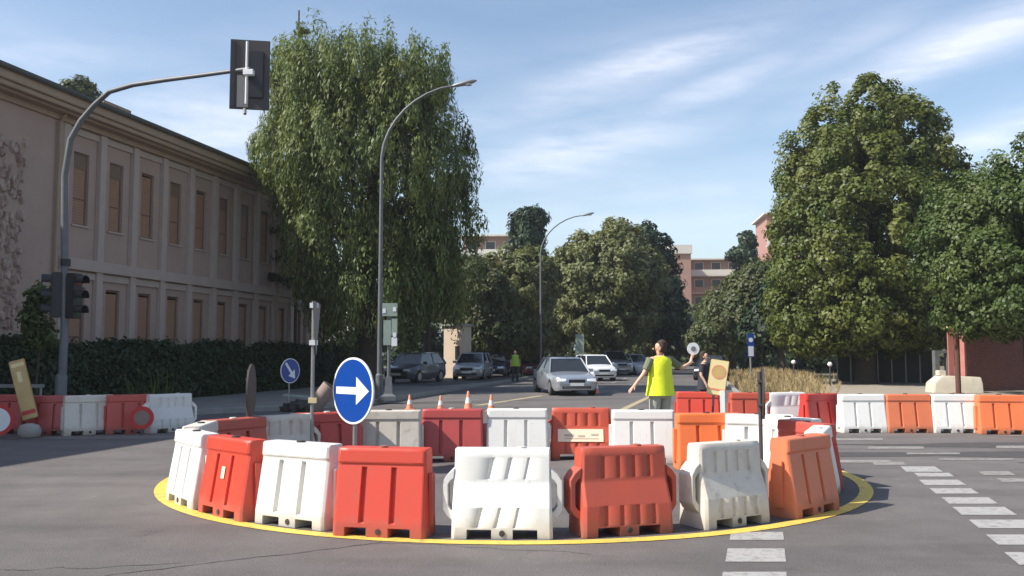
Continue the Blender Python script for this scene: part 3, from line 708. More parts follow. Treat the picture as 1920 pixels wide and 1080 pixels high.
for i, (nm, lab, cx, Y, lst, m, nc, per, cs, lf) in enumerate([
  ('cypress_tree', 'dark blunt-topped conifer rising behind the olive trees by the far lamp', 992, 76, [(992,430,32,42),(990,470,34,60),(1008,410,16,20),(975,420,16,24)], 'leaf_dark', 260, 60, .5, (.2,.45)),
  ('broadleaf_tree', 'brownish olive tree left of the far street lamp', 975, 60, [(960,540,80,70),(1000,520,50,50),(930,590,60,70),(985,620,60,50)], 'leaf_olive', 520, 85, .5, (.16,.26)),
  ('broadleaf_tree', 'wide light olive tree in the middle of the far street', 1150, 66, [(1150,510,84,72),(1095,535,56,50),(1200,520,50,60),(1140,590,90,70),(1160,440,30,30),(1135,455,24,36),(1185,450,20,24),(1090,470,22,34),(1065,500,30,30)], 'leaf_olive', 760, 85, .55, (.17,.28)),
  ('pine_tree', 'dark pine with a ragged top right of the wide olive tree', 1225, 74, [(1208,450,30,26),(1232,480,30,40),(1225,560,50,70),(1250,535,28,56),(1262,600,30,60)], 'leaf_dark', 300, 60, .55, (.2,.4)),
  ('broadleaf_tree', 'dark green tree over the parked silver car on the left of the street', 905, 56, [(900,560,50,70),(880,520,35,40),(930,620,60,40),(870,600,30,40)], 'leaf_mid', 420, 85, .48, (.14,.24)),
  ('broadleaf_tree', 'mid green tree in front of the terracotta flats', 1372, 60, [(1385,590,68,58),(1335,635,45,34),(1425,550,42,60),(1400,540,36,36)], 'leaf_mid', 520, 85, .5, (.16,.26)),
  ('pine_tree', 'small bluish pine top against the sky above the flats', 1400, 92, [(1402,455,18,22),(1388,478,26,14),(1400,500,20,40)], 'leaf_dark', 90, 60, .5, (.22,.45)),
  ('broadleaf_tree', 'shadowy tree behind the drooping green tree, beside the beige wall', 800, 50, [(790,540,60,60),(770,480,50,60),(820,470,40,60)], 'leaf_mid', 300, 60, .5, (.2,.34)),
  ('broadleaf_tree', 'low dark tree between the wide olive tree and the cypress', 1040, 72, [(1050,540,50,60),(1070,480,30,35),(1030,600,60,50)], 'leaf_mid', 300, 60, .55, (.2,.36)),
  ('broadleaf_tree', 'tree showing over the roof of the pink building at the far left', 130, 50, [(150,195,35,42),(105,200,36,24),(140,250,60,50)], 'leaf_mid', 300, 90, .42, (.14,.24)),
  ('broadleaf_tree', 'dark tree closing the gap behind the big round-topped tree', 1830, 58, [(1830,430,70,100),(1870,400,60,80),(1870,520,90,120),(1760,560,80,90)], 'leaf_mid', 480, 85, .55, (.16,.26)),
  ('broadleaf_tree', 'shadowed tree at the left foot of the big round-topped tree', 1465, 56, [(1450,600,45,45),(1470,570,40,50),(1430,620,35,35)], 'leaf_dark', 260, 60, .5, (.22,.34)),
  ('broadleaf_tree', 'dark bushy tree filling the view under the olive trees by the parked cars', 1270, 82, [(1270,620,60,40),(1320,630,60,36),(1220,630,50,40)], 'leaf_mid', 260, 60, .6, (.24,.4)),
 ]):
    loc, bb = blobs_px(cx, Y, lst)
    tree(nm, lab, loc, (4,.25), bb, nc, per, cs, lf, m, 20+i, group=FG, limbs=5, inner=.22)
# slender conifer poking out of the top of the willow
loc, _ = blobs_px(553, 42, [(553,300,40,40)])
bb = [(0,0,17.1-1.1*k,.16+.17*k,.16+.17*k,.30) for k in range(12)]
bb += [(0,0,17.9,.05,.05,.7),(.1,0,17.2,.28,.2,.08),(-.15,0,16.8,.4,.2,.08)]
tree('spruce_tree', 'slender conifer whose thin tip rises above the drooping tree', loc, (18.2,.07), bb, 420, 40, .24, (.08,.3), 'leaf_dark', 50, zsc=.6, limbs=0, inner=0)
# sapling by the traffic light
loc, bb = blobs_px(78, 21, [(78,560,22,26),(60,600,16,30),(88,620,20,24),(70,640,24,20)])
tree('sapling', 'small leafy sapling left of the lower traffic light', loc, (1.8,.04), bb, 70, 28, .17, (.07,.13), 'leaf_right', 51, limbs=3)
# far woodland closing the horizon
rng = np.random.default_rng(7); pos = []; nr = []
for k in range(2500):
    x = rng.uniform(-70,75); y = 105+abs(x)*.1+rng.uniform(-3,3); h = 7.4+1.6*math.sin(x*.23)+1.2*math.sin(x*.61+1)
    if 24 < x < 44: h *= .85
    z = rng.uniform(.2, h) if rng.random() < .6 else rng.uniform(.1,3); c = np.array([x,y-1.5*math.sqrt(max(0,1-z/h)),z]); o_ = rng.normal(size=(26,3)); o_ /= np.linalg.norm(o_,axis=1,keepdims=True)
    pos.append(c+o_*rng.uniform(.4,1.1)); nr.append(o_+np.array([0,-.5,.5]))
wo = link('distant_woodland', leaf_mesh('distant_woodland', np.concatenate(pos), np.concatenate(nr), .45, .6, 'leaf_mid', rng, .3))
tag(wo, 'dense dark woodland closing the far end behind the street trees', 'woodland', kind='stuff')
rng = np.random.default_rng(8); pos = []; nr = []
for k in range(1500):
    s_ = rng.uniform(0,1); x = -9+s_*42; y = 62+12*s_+rng.uniform(-2,2); 
    if -1 < x-.2*(y)+10 < 14 : continue
    h = 2.6+.8*math.sin(x*.7)+.5*math.sin(x*1.7); z = rng.uniform(.1,h); c = np.array([x,y,z]); o_ = rng.normal(size=(26,3)); o_ /= np.linalg.norm(o_,axis=1,keepdims=True)
    pos.append(c+o_*rng.uniform(.3,.7)); nr.append(o_+np.array([0,-.5,.6]))
wo = link('undergrowth', leaf_mesh('undergrowth', np.concatenate(pos), np.concatenate(nr), .28, .4, 'leaf_dark', rng, .3))
tag(wo, 'dark shrubby undergrowth beneath the far street trees', 'shrubs', kind='stuff')
# hedge in front of the building
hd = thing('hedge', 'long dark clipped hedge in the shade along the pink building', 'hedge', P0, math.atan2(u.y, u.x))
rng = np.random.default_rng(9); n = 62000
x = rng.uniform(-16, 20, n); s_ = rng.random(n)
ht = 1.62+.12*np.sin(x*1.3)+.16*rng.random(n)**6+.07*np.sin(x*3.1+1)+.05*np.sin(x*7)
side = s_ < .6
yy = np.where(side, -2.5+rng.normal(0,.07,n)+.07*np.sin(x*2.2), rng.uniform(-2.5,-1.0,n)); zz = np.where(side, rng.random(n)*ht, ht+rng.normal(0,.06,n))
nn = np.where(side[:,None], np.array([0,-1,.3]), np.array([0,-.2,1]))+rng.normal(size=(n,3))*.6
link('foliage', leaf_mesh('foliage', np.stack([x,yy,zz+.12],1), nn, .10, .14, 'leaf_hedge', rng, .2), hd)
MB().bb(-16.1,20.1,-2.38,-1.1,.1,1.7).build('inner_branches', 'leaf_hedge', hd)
# grass blades
def blades(name, label, cat, region, n, h, m, seed, wd=.03, base=0):
    rng = np.random.default_rng(seed); pts = np.array([region(rng) for _ in range(n)])
    hh = h*rng.uniform(.35,1.2,n)*(.6+.4*np.sin(pts[:,0]*2.3+1.7*np.sin(pts[:,1]*.8))); nrm = rng.normal(size=(n,3)); nrm[:,2] *= .15; nrm /= np.linalg.norm(nrm,axis=1,keepdims=True)
    lean = rng.normal(size=(n,3))*.22; lean[:,2] = 1; side_ = np.cross(nrm, lean); side_ /= np.linalg.norm(side_,axis=1,keepdims=True)
    v = np.empty((n,4,3)); v[:,0] = pts-side_*wd; v[:,1] = pts+side_*wd; v[:,2] = pts+lean*hh[:,None]+side_*wd*.4; v[:,3] = pts+lean*hh[:,None]-side_*wd*.4
    me = bpy.data.meshes.new(name); me.vertices.add(4*n); me.vertices.foreach_set('co', v.reshape(-1)); me.loops.add(4*n)
    me.loops.foreach_set('vertex_index', np.arange(4*n,dtype=np.int32)); me.polygons.add(n); me.polygons.foreach_set('loop_start', np.arange(0,4*n,4,dtype=np.int32))
    try: me.polygons.foreach_set('loop_total', np.full(n,4,dtype=np.int32))
    except Exception: pass
    me.materials.append(M[m]); me.update(calc_edges=True); return tag(link(name, me), label, cat, kind='stuff')
def reg_bank(rng):
    y = 27+33*rng.random()**1.0; pr = bank_prof
    x0 = np.interp(y,[p[0] for p in pr],[p[1] for p in pr]); x1 = np.interp(y,[p[0] for p in pr],[p[2] for p in pr]); h = np.interp(y,[p[0] for p in pr],[p[3] for p in pr])
    t = min(1.25, abs(rng.normal()*.55)) if rng.random() < .6 else rng.random(); return (x0+(x1-x0)*t, y, max(h*math.sin(math.pi*min(t,1))**.7-.03, .0))
blades('dry_grass', 'tall straw-coloured dry grass on the bank behind the yellow sign board', 'grass', reg_bank, 20000, .46, 'leaf_dry', 4, .022)
def reg_v(rng):
    t = rng.random(); y = 22.6+18*t; x = np.interp(y,[22.5,26,31,38,48],[-15.3,-12.8,-10.8,-9.8,-8.5])-rng.random()*(5 if y < 30 else 2.5); return (x,y,.14)
blades('verge_grass', 'short dark green grass on the verge before the hedge', 'grass', reg_v, 12000, .14, 'leaf_weed', 5, .012)
def reg_w(rng):
    x = rng.uniform(8,24); return (x, 20.9+rng.random()*rng.random()*2.6, .05)
blades('kerb_weeds', 'sparse weeds along the kerb behind the straight barrier row', 'weeds', reg_w, 1500, .2, 'leaf_dry', 6, .012)
def reg_l(rng):
    x = rng.uniform(-9.2,-6.4); return (XA(rng.choice([225,255,270,300,235]),19.2)+rng.normal()*.15, 19.35+rng.random()*.5, .12)
blades('tall_weeds', 'thin green weeds rising behind the shaded orange-red barrier', 'weeds', reg_l, 90, 1.15, 'leaf_weed', 7, .011)

# ============================================================ SIGNS, LAMPS, TRAFFIC LIGHTS
def arrow_mb(w, l, ang, y, plate=.004):
    pts = [(-l/2,-w*.26),(l*.12,-w*.26),(l*.12,-w),(l/2,0),(l*.12,w),(l*.12,w*.26),(-l/2,w*.26)]
    c, s_ = math.cos(ang), math.sin(ang); q = [(x*c-z*s_, x*s_+z*c) for x, z in pts]; n = 7
    mb = MB(); mb.add([(x,y-plate,z) for x, z in q]+[(x,y,z) for x, z in q], [tuple(range(n)), tuple(range(2*n-1,n-1,-1))]+[(k,n+k,n+(k+1)%n,(k+1)%n) for k in range(n)])
    return mb
def round_sign(name, label, X, Y, zc, dia, yaw, arrow=None, face='signblue', back='signback', pr=.03, group=None, posttop=None, pole='pole'):
    t = thing(name, label, 'sign', (X, Y, 0), R(yaw), group)
    r = dia/2
    MB().tube([(0,.04,0),(0,.04,posttop or zc+r*.8)], pr, 10).build('post', pole, t, smooth=True)
    MB().tube([(0,.04,0),(0,.04,.03),(0,.04,.06)], [.13,.13,.05], 14).build('base', 'cap', t, smooth=True)
    pl = MB().disc((0,0,zc), r, .012, n=40).build('plate', [back], t)
    MB().disc((0,-.0085,zc), r*.95, .003, n=40).build('face', face, pl)
    ri_ = MB(); ri_.rings([[((r*q)*math.cos(a_), yy_, zc+(r*q)*math.sin(a_)) for a_ in [2*math.pi*k/40 for k in range(40)]] for q, yy_ in ((.95,-.011),(1.01,-.011),(1.01,.012),(.99,.012))], cap=False)
    ri_.build('rim', 'signwhite' if face == 'signblue' else 'signdark', t)
    if arrow is not None:
        ar = arrow_mb(r*.42, r*1.62, arrow, -.0115); ar.build('arrow', 'signwhite', pl, (0,0,zc))
    for dz in (-.15,.15): MB().bb(-.05,.05,.006,.072,zc+dz-.015,zc+dz+.015).build('bracket', pole, t)
    return t
round_sign('arrow_sign', 'large round blue sign with a white arrow pointing right, over the red front barrier', XA(662,12.2,1.1), 12.2, CAM_H-72*12.2/F, .90, -43, arrow=0.0, posttop=1.35)
round_sign('arrow_sign', 'small distant round blue sign with a slanted white arrow, on the left kerb', XA(544,27.6,1.1), 27.6, CAM_H-35*27.6/F, .76, 56, arrow=R(-52), posttop=1.2)
round_sign('round_sign', 'dark round sign seen nearly edge-on above the brownish barrier on the left', XA(471,12.2,1.1), 12.2, CAM_H-72*12.2/F, .72, 97, face='signdark', back='signdark', pole='darkpole', pr=.022)
round_sign('round_sign', 'thin dark post with an edge-on round sign on the right of the ring', XA(1431,11.4,1.1), 11.4, CAM_H-76*11.4/F, .66, 77, face='signdark', back='signdark', pole='darkpole', pr=.026, posttop=1.40)
# grey post with side-on boards inside the ring
t = thing('sign_post', 'slim grey post with a side-on triangular sign, left of the blue arrow sign', 'sign', (XA(586,12.4,1.2),12.4,0), R(96))
MB().tube([(0,0,0),(0,0,2.36)], .026, 10).build('post', 'pole', t, smooth=True)
MB().add([(-.45,-.045,2.34),(.45,-.045,2.34),(0,-.045,1.60),(-.45,-.037,2.34),(.45,-.037,2.34),(0,-.037,1.60)], [(0,1,2),(5,4,3),(0,3,4,1),(1,4,5,2),(2,5,3,0)]).build('plate', 'signback', t)
for z in (1.78,.98,2.3): MB().bb(-.05,.05,-.06,.05,z-.035,z+.035).build('clamp', 'signwhite' if z != .98 else 'sigcream', t)
# tall pole with stacked boards
t = thing('notice_pole', 'grey pole with stacked pale boards and a flared foot beside the near street lamp', 'sign', (XA(729,28.6,1),28.6,.12), R(4))
MB().tube([(0,0,.5),(0,0,3.1)], .06, 10).build('pole', 'polegrey', t, smooth=True)
MB().rings([[(a*x,a*y,z) for x,y in ((-1,-1),(1,-1),(1,1),(-1,1))] for a, z in ((.26,0),(.26,.12),(.13,.2),(.09,.75))]).build('foot', 'polegrey', t)
for k, (x0,x1,z0,z1) in enumerate(((-.18,.06,1.75,2.55),(.08,.26,1.72,2.0),(.08,.26,2.05,2.6),(-.22,.26,2.68,3.1))):
    MB().bb(x0,x1,-.10,-.07,z0,z1).build('board', 'signgreen' if k != 1 else 'signwhite', t)
for x, z in ((-.16,2.85),(.17,2.9),(.18,2.08)): MB().bb(x-.05,x+.05,-.11,-.101,z-.07,z+.07).build('notice', 'signwhite', t)
def lamp_post(label, px, Y, top, curve, arm_x, arm_z, group):
    t = thing('street_lamp', label, 'street lamp', (XA(px,Y,2),Y,.0), 0, group)
    mb = MB(); path = [(0,0,0),(0,0,curve)]; rad = [.085,.055]
    for k in range(1,9):
        a = k/8; path.append((arm_x*(a**1.7), -.2*a, curve+(arm_z-curve)*(1-(1-a)**1.6))); rad.append(.052-.02*a)
    mb.tube(path, rad, 10); mb.build('pole', 'polegrey', t, smooth=True, angle=60)
    MB().tube([(0,0,0),(0,0,.9),(0,0,.95)], [.13,.12,.08], 12).build('base_sleeve', 'polegrey', t, smooth=True)
    e = Vector(path[-1]); d = Vector((1,-.05,.22)).normalized(); hd_ = MB(); rr = []
    for s_, w_, h_ in ((-.1,.05,.04),(.05,.10,.06),(.35,.14,.08),(.6,.12,.06),(.72,.04,.02)):
        c = e+d*s_; rr.append([c+Vector((0,math.cos(a_)*w_, math.sin(a_)*h_)) for a_ in [2*math.pi*k/10 for k in range(10)]])
    hd_.rings(rr); h = hd_.build('lamp_head', 'pole', t, smooth=True, angle=60)
    c = e+d*.42; MB().disc((0,0,0), .11, .03, n=16).build('lens', 'lamp', h, c+Vector((.015,0,-.075)), rot=(R(90),0,0))
    return t
LGp = 'curved-arm street lamps along the left of the street'
lamp_post('near tall street lamp whose curved arm crosses the drooping tree', 712, 29, 10.6, 8.05, 2.45, 10.45, LGp)
lamp_post('far street lamp with its curved arm against the sky', 1014, 56, 10.6, 7.9, 2.7, 10.3, LGp)
t = thing('street_lamp', 'thin plain lamp column in front of the wide olive tree', 'street lamp', (XA(1138,70,2),70,0))
MB().tube([(0,0,0),(0,0,7.4)], [.09,.06], 8).build('pole', 'pole', t, smooth=True); MB().bb(-.5,.1,-.12,.12,7.38,7.46).build('lamp_head', 'pole', t)
# mast-arm traffic light
def signal(parent, loc, rz, scale=1, backboard=False):
    h = MB().bb(-.15,.15,-.10,.10,-.5,.5).build('signal_housing', 'black', parent, loc, bevel=.02, rot=(0,0,rz))
    for k, mt in enumerate(('lensred','lensdark','lensdark')):
        z = .33-.33*k
        MB().disc((0,-.105,z), .10, .02, n=20).build('lens', mt, h)
        vz = MB(); vz.rings([[(.125*math.cos(a_), y_, z+.125*math.sin(a_)) for a_ in [math.pi*(-.12+1.24*j/14) for j in range(15)]]+[(.115*math.cos(a_), y_, z+.115*math.sin(a_)) for a_ in [math.pi*(1.12-1.24*j/14) for j in range(15)]] for y_ in (-.10,-.30)]); vz.build('visor', 'black', h)
    return h
my = 19.6; mx0 = XA(121,my,3)
t = thing('traffic_light', 'overhead mast-arm traffic light with a dark backboard at the upper left', 'traffic light', (mx0,my,.12), 0)
def W(px,py,Y): p = P(px,py,Y); return (p.x-mx0, p.y-my, p.z-.12)
pts = [(0,0,0), W(121,620,my), W(121,330,my), W(132,262,my-.02), W(152,226,my-.08), W(178,196,my-.2), W(205,172,my-.35), W(250,159,my-.6), W(310,150,my-.9), W(380,141,my-1.2), W(468,129,my-1.6)]
MB().tube(pts, [.10,.085,.07,.066,.062,.058,.055,.052,.048,.045,.04], 12).build('pole', 'polegrey', t, smooth=True, angle=60)
MB().tube([(0,0,0),(0,0,1.0),(0,0,1.05)], [.13,.12,.09], 12).build('base_sleeve', 'polegrey', t, smooth=True)
e = Vector(W(465,136,my-1.6))
bbd = MB().bb(-.40,.40,.02,.05,-.74,.74).build('backboard', 'signdark', t, e+Vector((0,.12,0)), rot=(0,0,R(10)), bevel=.008)
hh = signal(t, e+Vector((.12,.22,0)), R(190)); 
MB().bb(-.25,-.02,.0,.018,-.70,-.03).build('backboard_panel', 'signback', bbd); MB().bb(-.38,-.30,.0,.018,-.70,.70).build('backboard_edge', 'black', bbd)
MB().tube([e+Vector((-.03,.0,-.66)), e+Vector((-.03,0,.66))], .025, 8).build('bracket_rail', 'signwhite', t, smooth=True)
MB().bb(-.09,.12,-.06,.07,-.06,.06).build('arm_clamp', 'signwhite', t, e, bevel=.01)
MB().tube([(0,0,-.74),(.02,-.05,-.86)], .035, 8).build('lower_hook', 'signback', t, e+Vector((-.08,.1,0)))
t2 = thing('traffic_light', 'lower pair of dark traffic signals fixed to the mast pole on the left', 'traffic light', (mx0,my,2.45), 0)
signal(t2, (-.17,-.02,.46), R(-60)); signal(t2, (.20,.03,.44), R(75))
MB().bb(-.2,.2,-.03,.03,.8,.86).build('bracket', 'black', t2); MB().bb(-.2,.2,-.03,.03,.05,.11).build('bracket', 'black', t2)
MB().tube([(0,0,1.10),(0,0,1.26)], .105, 12).build('collar', 'black', t2)
# pale sign on post, blue-white sign, small signs far away
t = thing('road_sign', 'pale grey-green upright sign on a post behind the silver car', 'sign', (XA(1087,58,1.5),58,0), 0)
MB().tube([(0,0,0),(0,0,2.7)], .05, 8).build('post', 'pole', t); MB().bb(-.27,.27,-.09,-.06,1.55,2.8).build('plate', 'signgreen', t)
t = thing('road_sign', 'narrow blue and white sign on a post in front of the dark trees', 'sign', (XA(1407,43,1.5),43,.25), R(10))
MB().tube([(0,0,0),(0,0,2.25)], .045, 8).build('post', 'pole', t)
MB().bb(-.17,.17,-.08,-.06,1.15,2.28).build('plate', 'signblue', t); MB().bb(-.13,.13,-.09,-.081,1.20,1.68).build('panel', 'signwhite', t); MB().disc((0,-.086,1.98), .11, .008, n=16).build('disc', 'signwhite', t)
for px, py, Y, lab in ((1488,679,44,'left one of the two small white globe lights by the dark trees'),(1556,683,42,'right one of the two small white globe lights, before the mesh fence')):
    p = P(px,py,Y); t = thing('bollard_light', lab, 'bollard', (p.x,Y,0), 0, 'small white globe lights at the back of the bank')
    MB().tube([(0,0,0),(0,0,p.z-.08)], .035, 8).build('post', 'darkpole', t)
    mb = MB(); mb.rings([[(.11*math.sin(f)*math.cos(a_), .11*math.sin(f)*math.sin(a_), -.11*math.cos(f)) for a_ in [2*math.pi*k/12 for k in range(12)]] for f in [.15+.28*j for j in range(11)]]); mb.build('globe', 'signwhite', t, (0,0,p.z), smooth=True)
# yellow temporary sign board
p = P(1346,708,15.6); t = thing('warning_board', 'cream-yellow sign board with a faded red ring on a stand, right of the worker', 'sign', (p.x,15.6,0), R(-8))
tilt = Matrix.Rotation(R(9),3,'Y')
pl = MB().bb(-.16,.16,-.012,.012,-.31,.31).build('plate', 'sigcream', t, (0,0,p.z), bevel=.03, rot=(0,R(9),0))
mb = MB(); mb.rings([[(r_*math.cos(a_), y_, .10+r_*math.sin(a_)) for a_ in [2*math.pi*k/28 for k in range(28)]] for r_, y_ in ((.125,-.0125),(.125,-.017),(.105,-.017),(.105,-.0125))], cap=False); mb.build('ring', 'coneorange', pl)
MB().disc((0,-.014,.10), .104, .004, n=24).build('disc', 'sigyellow', pl)
MB().bb(-.13,.13,-.018,-.012,-.22,-.19).build('bar', 'coneorange', pl)
for dx in (-.13,.14): MB().tube([(dx*.6,0,p.z-.3),(dx,.05,.0)], .02, 8).build('leg', 'sigcream' if dx > 0 else 'darkpole', t)
MB().bb(.03,.11,-.03,-.01,.35,.98).build('reflective_strip', 'signwhite', t)
# left: leaning yellow board, round sign on the ground, sandbag, guard rail
p = P(100,748,18.6); t = thing('warning_board', 'tall narrow yellow board leaning over the dark red barrier on the left', 'sign', (p.x,17.45,0), R(14))
pl = MB().bb(-.15,.15,-.015,.015,-.60,.60).build('plate', 'sigyellow', t, (0,0,.92), bevel=.02, rot=(R(-6),R(-16),0))
MB().bb(-.12,.12,-.021,-.016,.46,.53).build('stripe', 'sigcream', pl); MB().bb(-.05,.03,-.021,-.016,.15,.36).build('mark', 'sigcream', pl); MB().bb(-.12,.12,-.021,-.016,-.5,-.42).build('stripe', 'sigred', pl)
MB().tube([(0,.15,0),(0,.03,1.1)], .02, 8).build('strut', 'darkpole', t)
t = thing('round_sign', 'round white sign with a red rim standing on the ground at the left edge', 'sign', (XA(-4,17.0,.3),17.0,0), R(6))
pl = MB().disc((0,0,.36), .30, .012, n=36).build('plate', 'sigred', t); MB().disc((0,-.009,.36), .225, .005, n=36).build('face', 'signwhite', pl)
MB().tube([(0,.03,.0),(0,.03,.5)], .02, 8).build('post', 'darkpole', t)
mb = MB(); mb.rings([[(rx*math.cos(a_), ry*math.sin(a_), z) for a_ in [2*math.pi*k/16 for k in range(16)]] for rx, ry, z in ((.15,.12,0),(.21,.16,.06),(.22,.17,.16),(.17,.13,.25),(.06,.06,.28))])
tag(mb.build('sandbag', 'bag', None, (XA(55,17.2,.1),17.2,0), smooth=True, angle=70), 'pale grey sandbag on the ground before the dark red barriers', 'sandbag')
t = thing('prohibition_sign', 'small red-rimmed round sign propped against the shaded orange-red barrier', 'sign', (XA(266,17.85,.3),17.85,0), R(8))
pl = MB().disc((0,0,.34), .23, .012, n=30).build('plate', 'sigred', t); MB().disc((0,-.009,.34), .15, .005, n=30).build('face', 'shelldirt', pl)
MB().bb(-.02,.02,.01,.05,0,.3).build('post', 'darkpole', t)
t = thing('guard_rail', 'pale horizontal rail on short posts behind the dark red barriers at the left edge', 'guard rail', (0,0,.12), 0)
a = P(-260,726,20.3); b = P(82,729,20.3)
MB().bb(a.x,b.x,20.27,20.33,.72,.80).build('rail', 'pole', t)
MB().bb(a.x,b.x,20.27,20.33,.36,.42).build('rail', 'pole', t)
for k in range(6): MB().tube([(b.x-.1-k*1.0,20.36,0),(b.x-.1-k*1.0,20.36,.8)], .03, 8).build('post', 'pole', t)
# cones
CG = 'small faded cones standing along the street'
cone_b = MB().bb(-.15,.15,-.15,.15,0,.03).mesh('base', 'coneorange', bevel=.008)
cone_l = MB().tube([(0,0,.03),(0,0,.17)], [.105,.075], 14).mesh('lower_body', 'coneorange', smooth=True)
cone_w = MB().tube([(0,0,.17),(0,0,.30)], [.075,.05], 14).mesh('white_band', 'conewhite', smooth=True)
cone_u = MB().tube([(0,0,.30),(0,0,.44),(0,0,.45)], [.05,.026,.02], 14).mesh('tip', 'coneorange', smooth=True)
for px, py, sc, lab in ((768,768,.95,'leftmost small cone behind the off-white rear barrier'),(826,770,.95,'small cone behind the gap left of the crimson barrier, second from left'),(878,769,1.2,'tallest small cone, behind the crimson rear barrier'),(921,772,1.05,'small cone behind the clean white rear barrier'),(1118,738,1.2,'lone cone right of the oncoming silver car')):
    g = G(px,py); t = thing('traffic_cone', lab, 'cone', g, 0, CG); t.scale = (sc,)*3
    for me in (cone_b,cone_l,cone_w,cone_u): link(me.name.split('.')[0], me, t)
# pinkish leaning concrete tube and dark object near the blue sign
t = thing('concrete_pipe', 'short pinkish pipe leaning on the kerb left of the blue arrow sign', 'pipe', (XA(612,24.5,.3),24.5,0), 0)
MB().tube([(-.35,0,.12),(.10,0,.72)], .22, 16).build('pipe_wall', 'shelldirt', t, smooth=True, angle=40); MB().tube([(.085,0,.70),(.115,0,.74)], .15, 16).build('opening', 'hole', t)
t = thing('rubble_heap', 'low dark heap with a pale plank behind the grey-white rear barrier', 'rubble', (XA(565,24.5,.2),24.5,0), 0)
random.seed(2); mb = MB()
for k in range(14): MB().box((random.uniform(-.55,.4),random.uniform(-.2,.2),random.uniform(.08,.26)), (random.uniform(.2,.4),random.uniform(.15,.3),random.uniform(.12,.25)), Matrix.Rotation(random.uniform(0,3),3,'Z')@Matrix.Rotation(random.uniform(-.4,.4),3,'X')).build('chunk', 'patch', t)
MB().box((-.05,0,.44),(.9,.15,.05),Matrix.Rotation(.08,3,'Y')).build('plank', 'signgreen', t)

# ============================================================ RIGHT SIDE: brick wall, block, fence
p = P(1812,700,36.2)
t = thing('brick_wall', 'dark red brick building wall under the green tree at the right edge', 'wall', (p.x,36.2,0), R(27))
MB().bb(-.12,-.001,-.03,.3,.2,2.7).build('edge_board', 'pinkred', t)
MB().bb(0,11,0,.4,0,2.75).build('masonry', 'brick', t); MB().bb(-.05,11,-.06,.46,2.752,2.86).build('coping', 'kerb', t); 
p = P(1788,715,35.6)
t = thing('concrete_block', 'pale cream concrete block with a sloping top by the brown pole', 'block', (p.x,35.6,0), R(-5))
MB().rings([[(-.95,-.5,0),(.95,-.5,0),(.95,.5,0),(-.95,.5,0)],[(-.9,-.48,.42),(.93,-.48,.42),(.93,.48,.42),(-.9,.48,.42)],[(-.55,-.4,.72),(.9,-.4,.66),(.9,.4,.66),(-.55,.4,.72)]]).build('block_body', 'concrete', t, bevel=.03)
MB().bb(-.62,-.35,-.2,.2,.70,.92).build('stub', 'concrete', t, bevel=.02)
t = thing('pole', 'brown rusty pole rising before the pale concrete block', 'pole', (XA(1795,34.4,1.4),34.4,0), 0)
MB().tube([(0,0,0),(0,0,2.75)], .10, 10).build('shaft', 'rustpole', t, smooth=True); MB().tube([(0,0,0),(0,0,.08)], .2, 12).build('foot', 'rustpole', t)
t = thing('marker_panel', 'upright red panel with a pale edge left of the brown pole', 'marker', (XA(1783,36.4,1.4),36.4,0), R(6))
MB().bb(-.12,.12,-.03,.03,.6,2.62).build('panel', 'pinkred', t); MB().bb(-.12,.12,-.04,.04,2.622,2.70).build('top_cap', 'sigcream', t); MB().bb(-.05,.05,.0,.06,0,.6).build('leg', 'pole', t)
t = thing('gate_pillar', 'grey metal gate pillar with a dark opening left of the red panel', 'pillar', (XA(1765,41,1.2),41,0), 0)
MB().bb(-.35,-.15,-.15,.15,0,1.6).build('pillar_shaft', 'polegrey', t); MB().bb(.2,.35,-.15,.15,0,1.6).build('pillar_shaft', 'polegrey', t); MB().bb(-.35,.35,-.15,.15,1.602,1.72).build('lintel', 'polegrey', t)
t = thing('mesh_fence', 'dark green mesh fence in the shade under the big round-topped tree', 'fence', (0,0,0), 0)
xa = XA(1570,47,1); xb = XA(1752,45,1)
for k in range(8):
    a_ = k/7; MB().tube([(xa+(xb-xa)*a_,47-2*a_,0),(xa+(xb-xa)*a_,47-2*a_,1.85)], .035, 8).build('post', 'pole', t)
for k in range(7):
    xx0 = xa+(xb-xa)*k/7; xx1 = xa+(xb-xa)*(k+1)/7; y0_ = 47-2*k/7; y1_ = 47-2*(k+1)/7; mb = MB()
    for j in range(15): mb.tube([(xx0,y0_,.08+j*.12),(xx1,y1_,.08+j*.12)], .013, 4)
    for j in range(9): f_ = j/9; mb.tube([(xx0+(xx1-xx0)*f_,y0_+(y1_-y0_)*f_,.08),(xx0+(xx1-xx0)*f_,y0_+(y1_-y0_)*f_,1.76)], .013, 4)
    mb.build('mesh_panel', 'fence', t)['kind'] = 'stuff'
    MB().poly([(xx0,y0_+.03),(xx1,y1_+.03),(xx1,y1_+.045),(xx0,y0_+.045)], .1, 1.7).build('netting', 'fence', t)

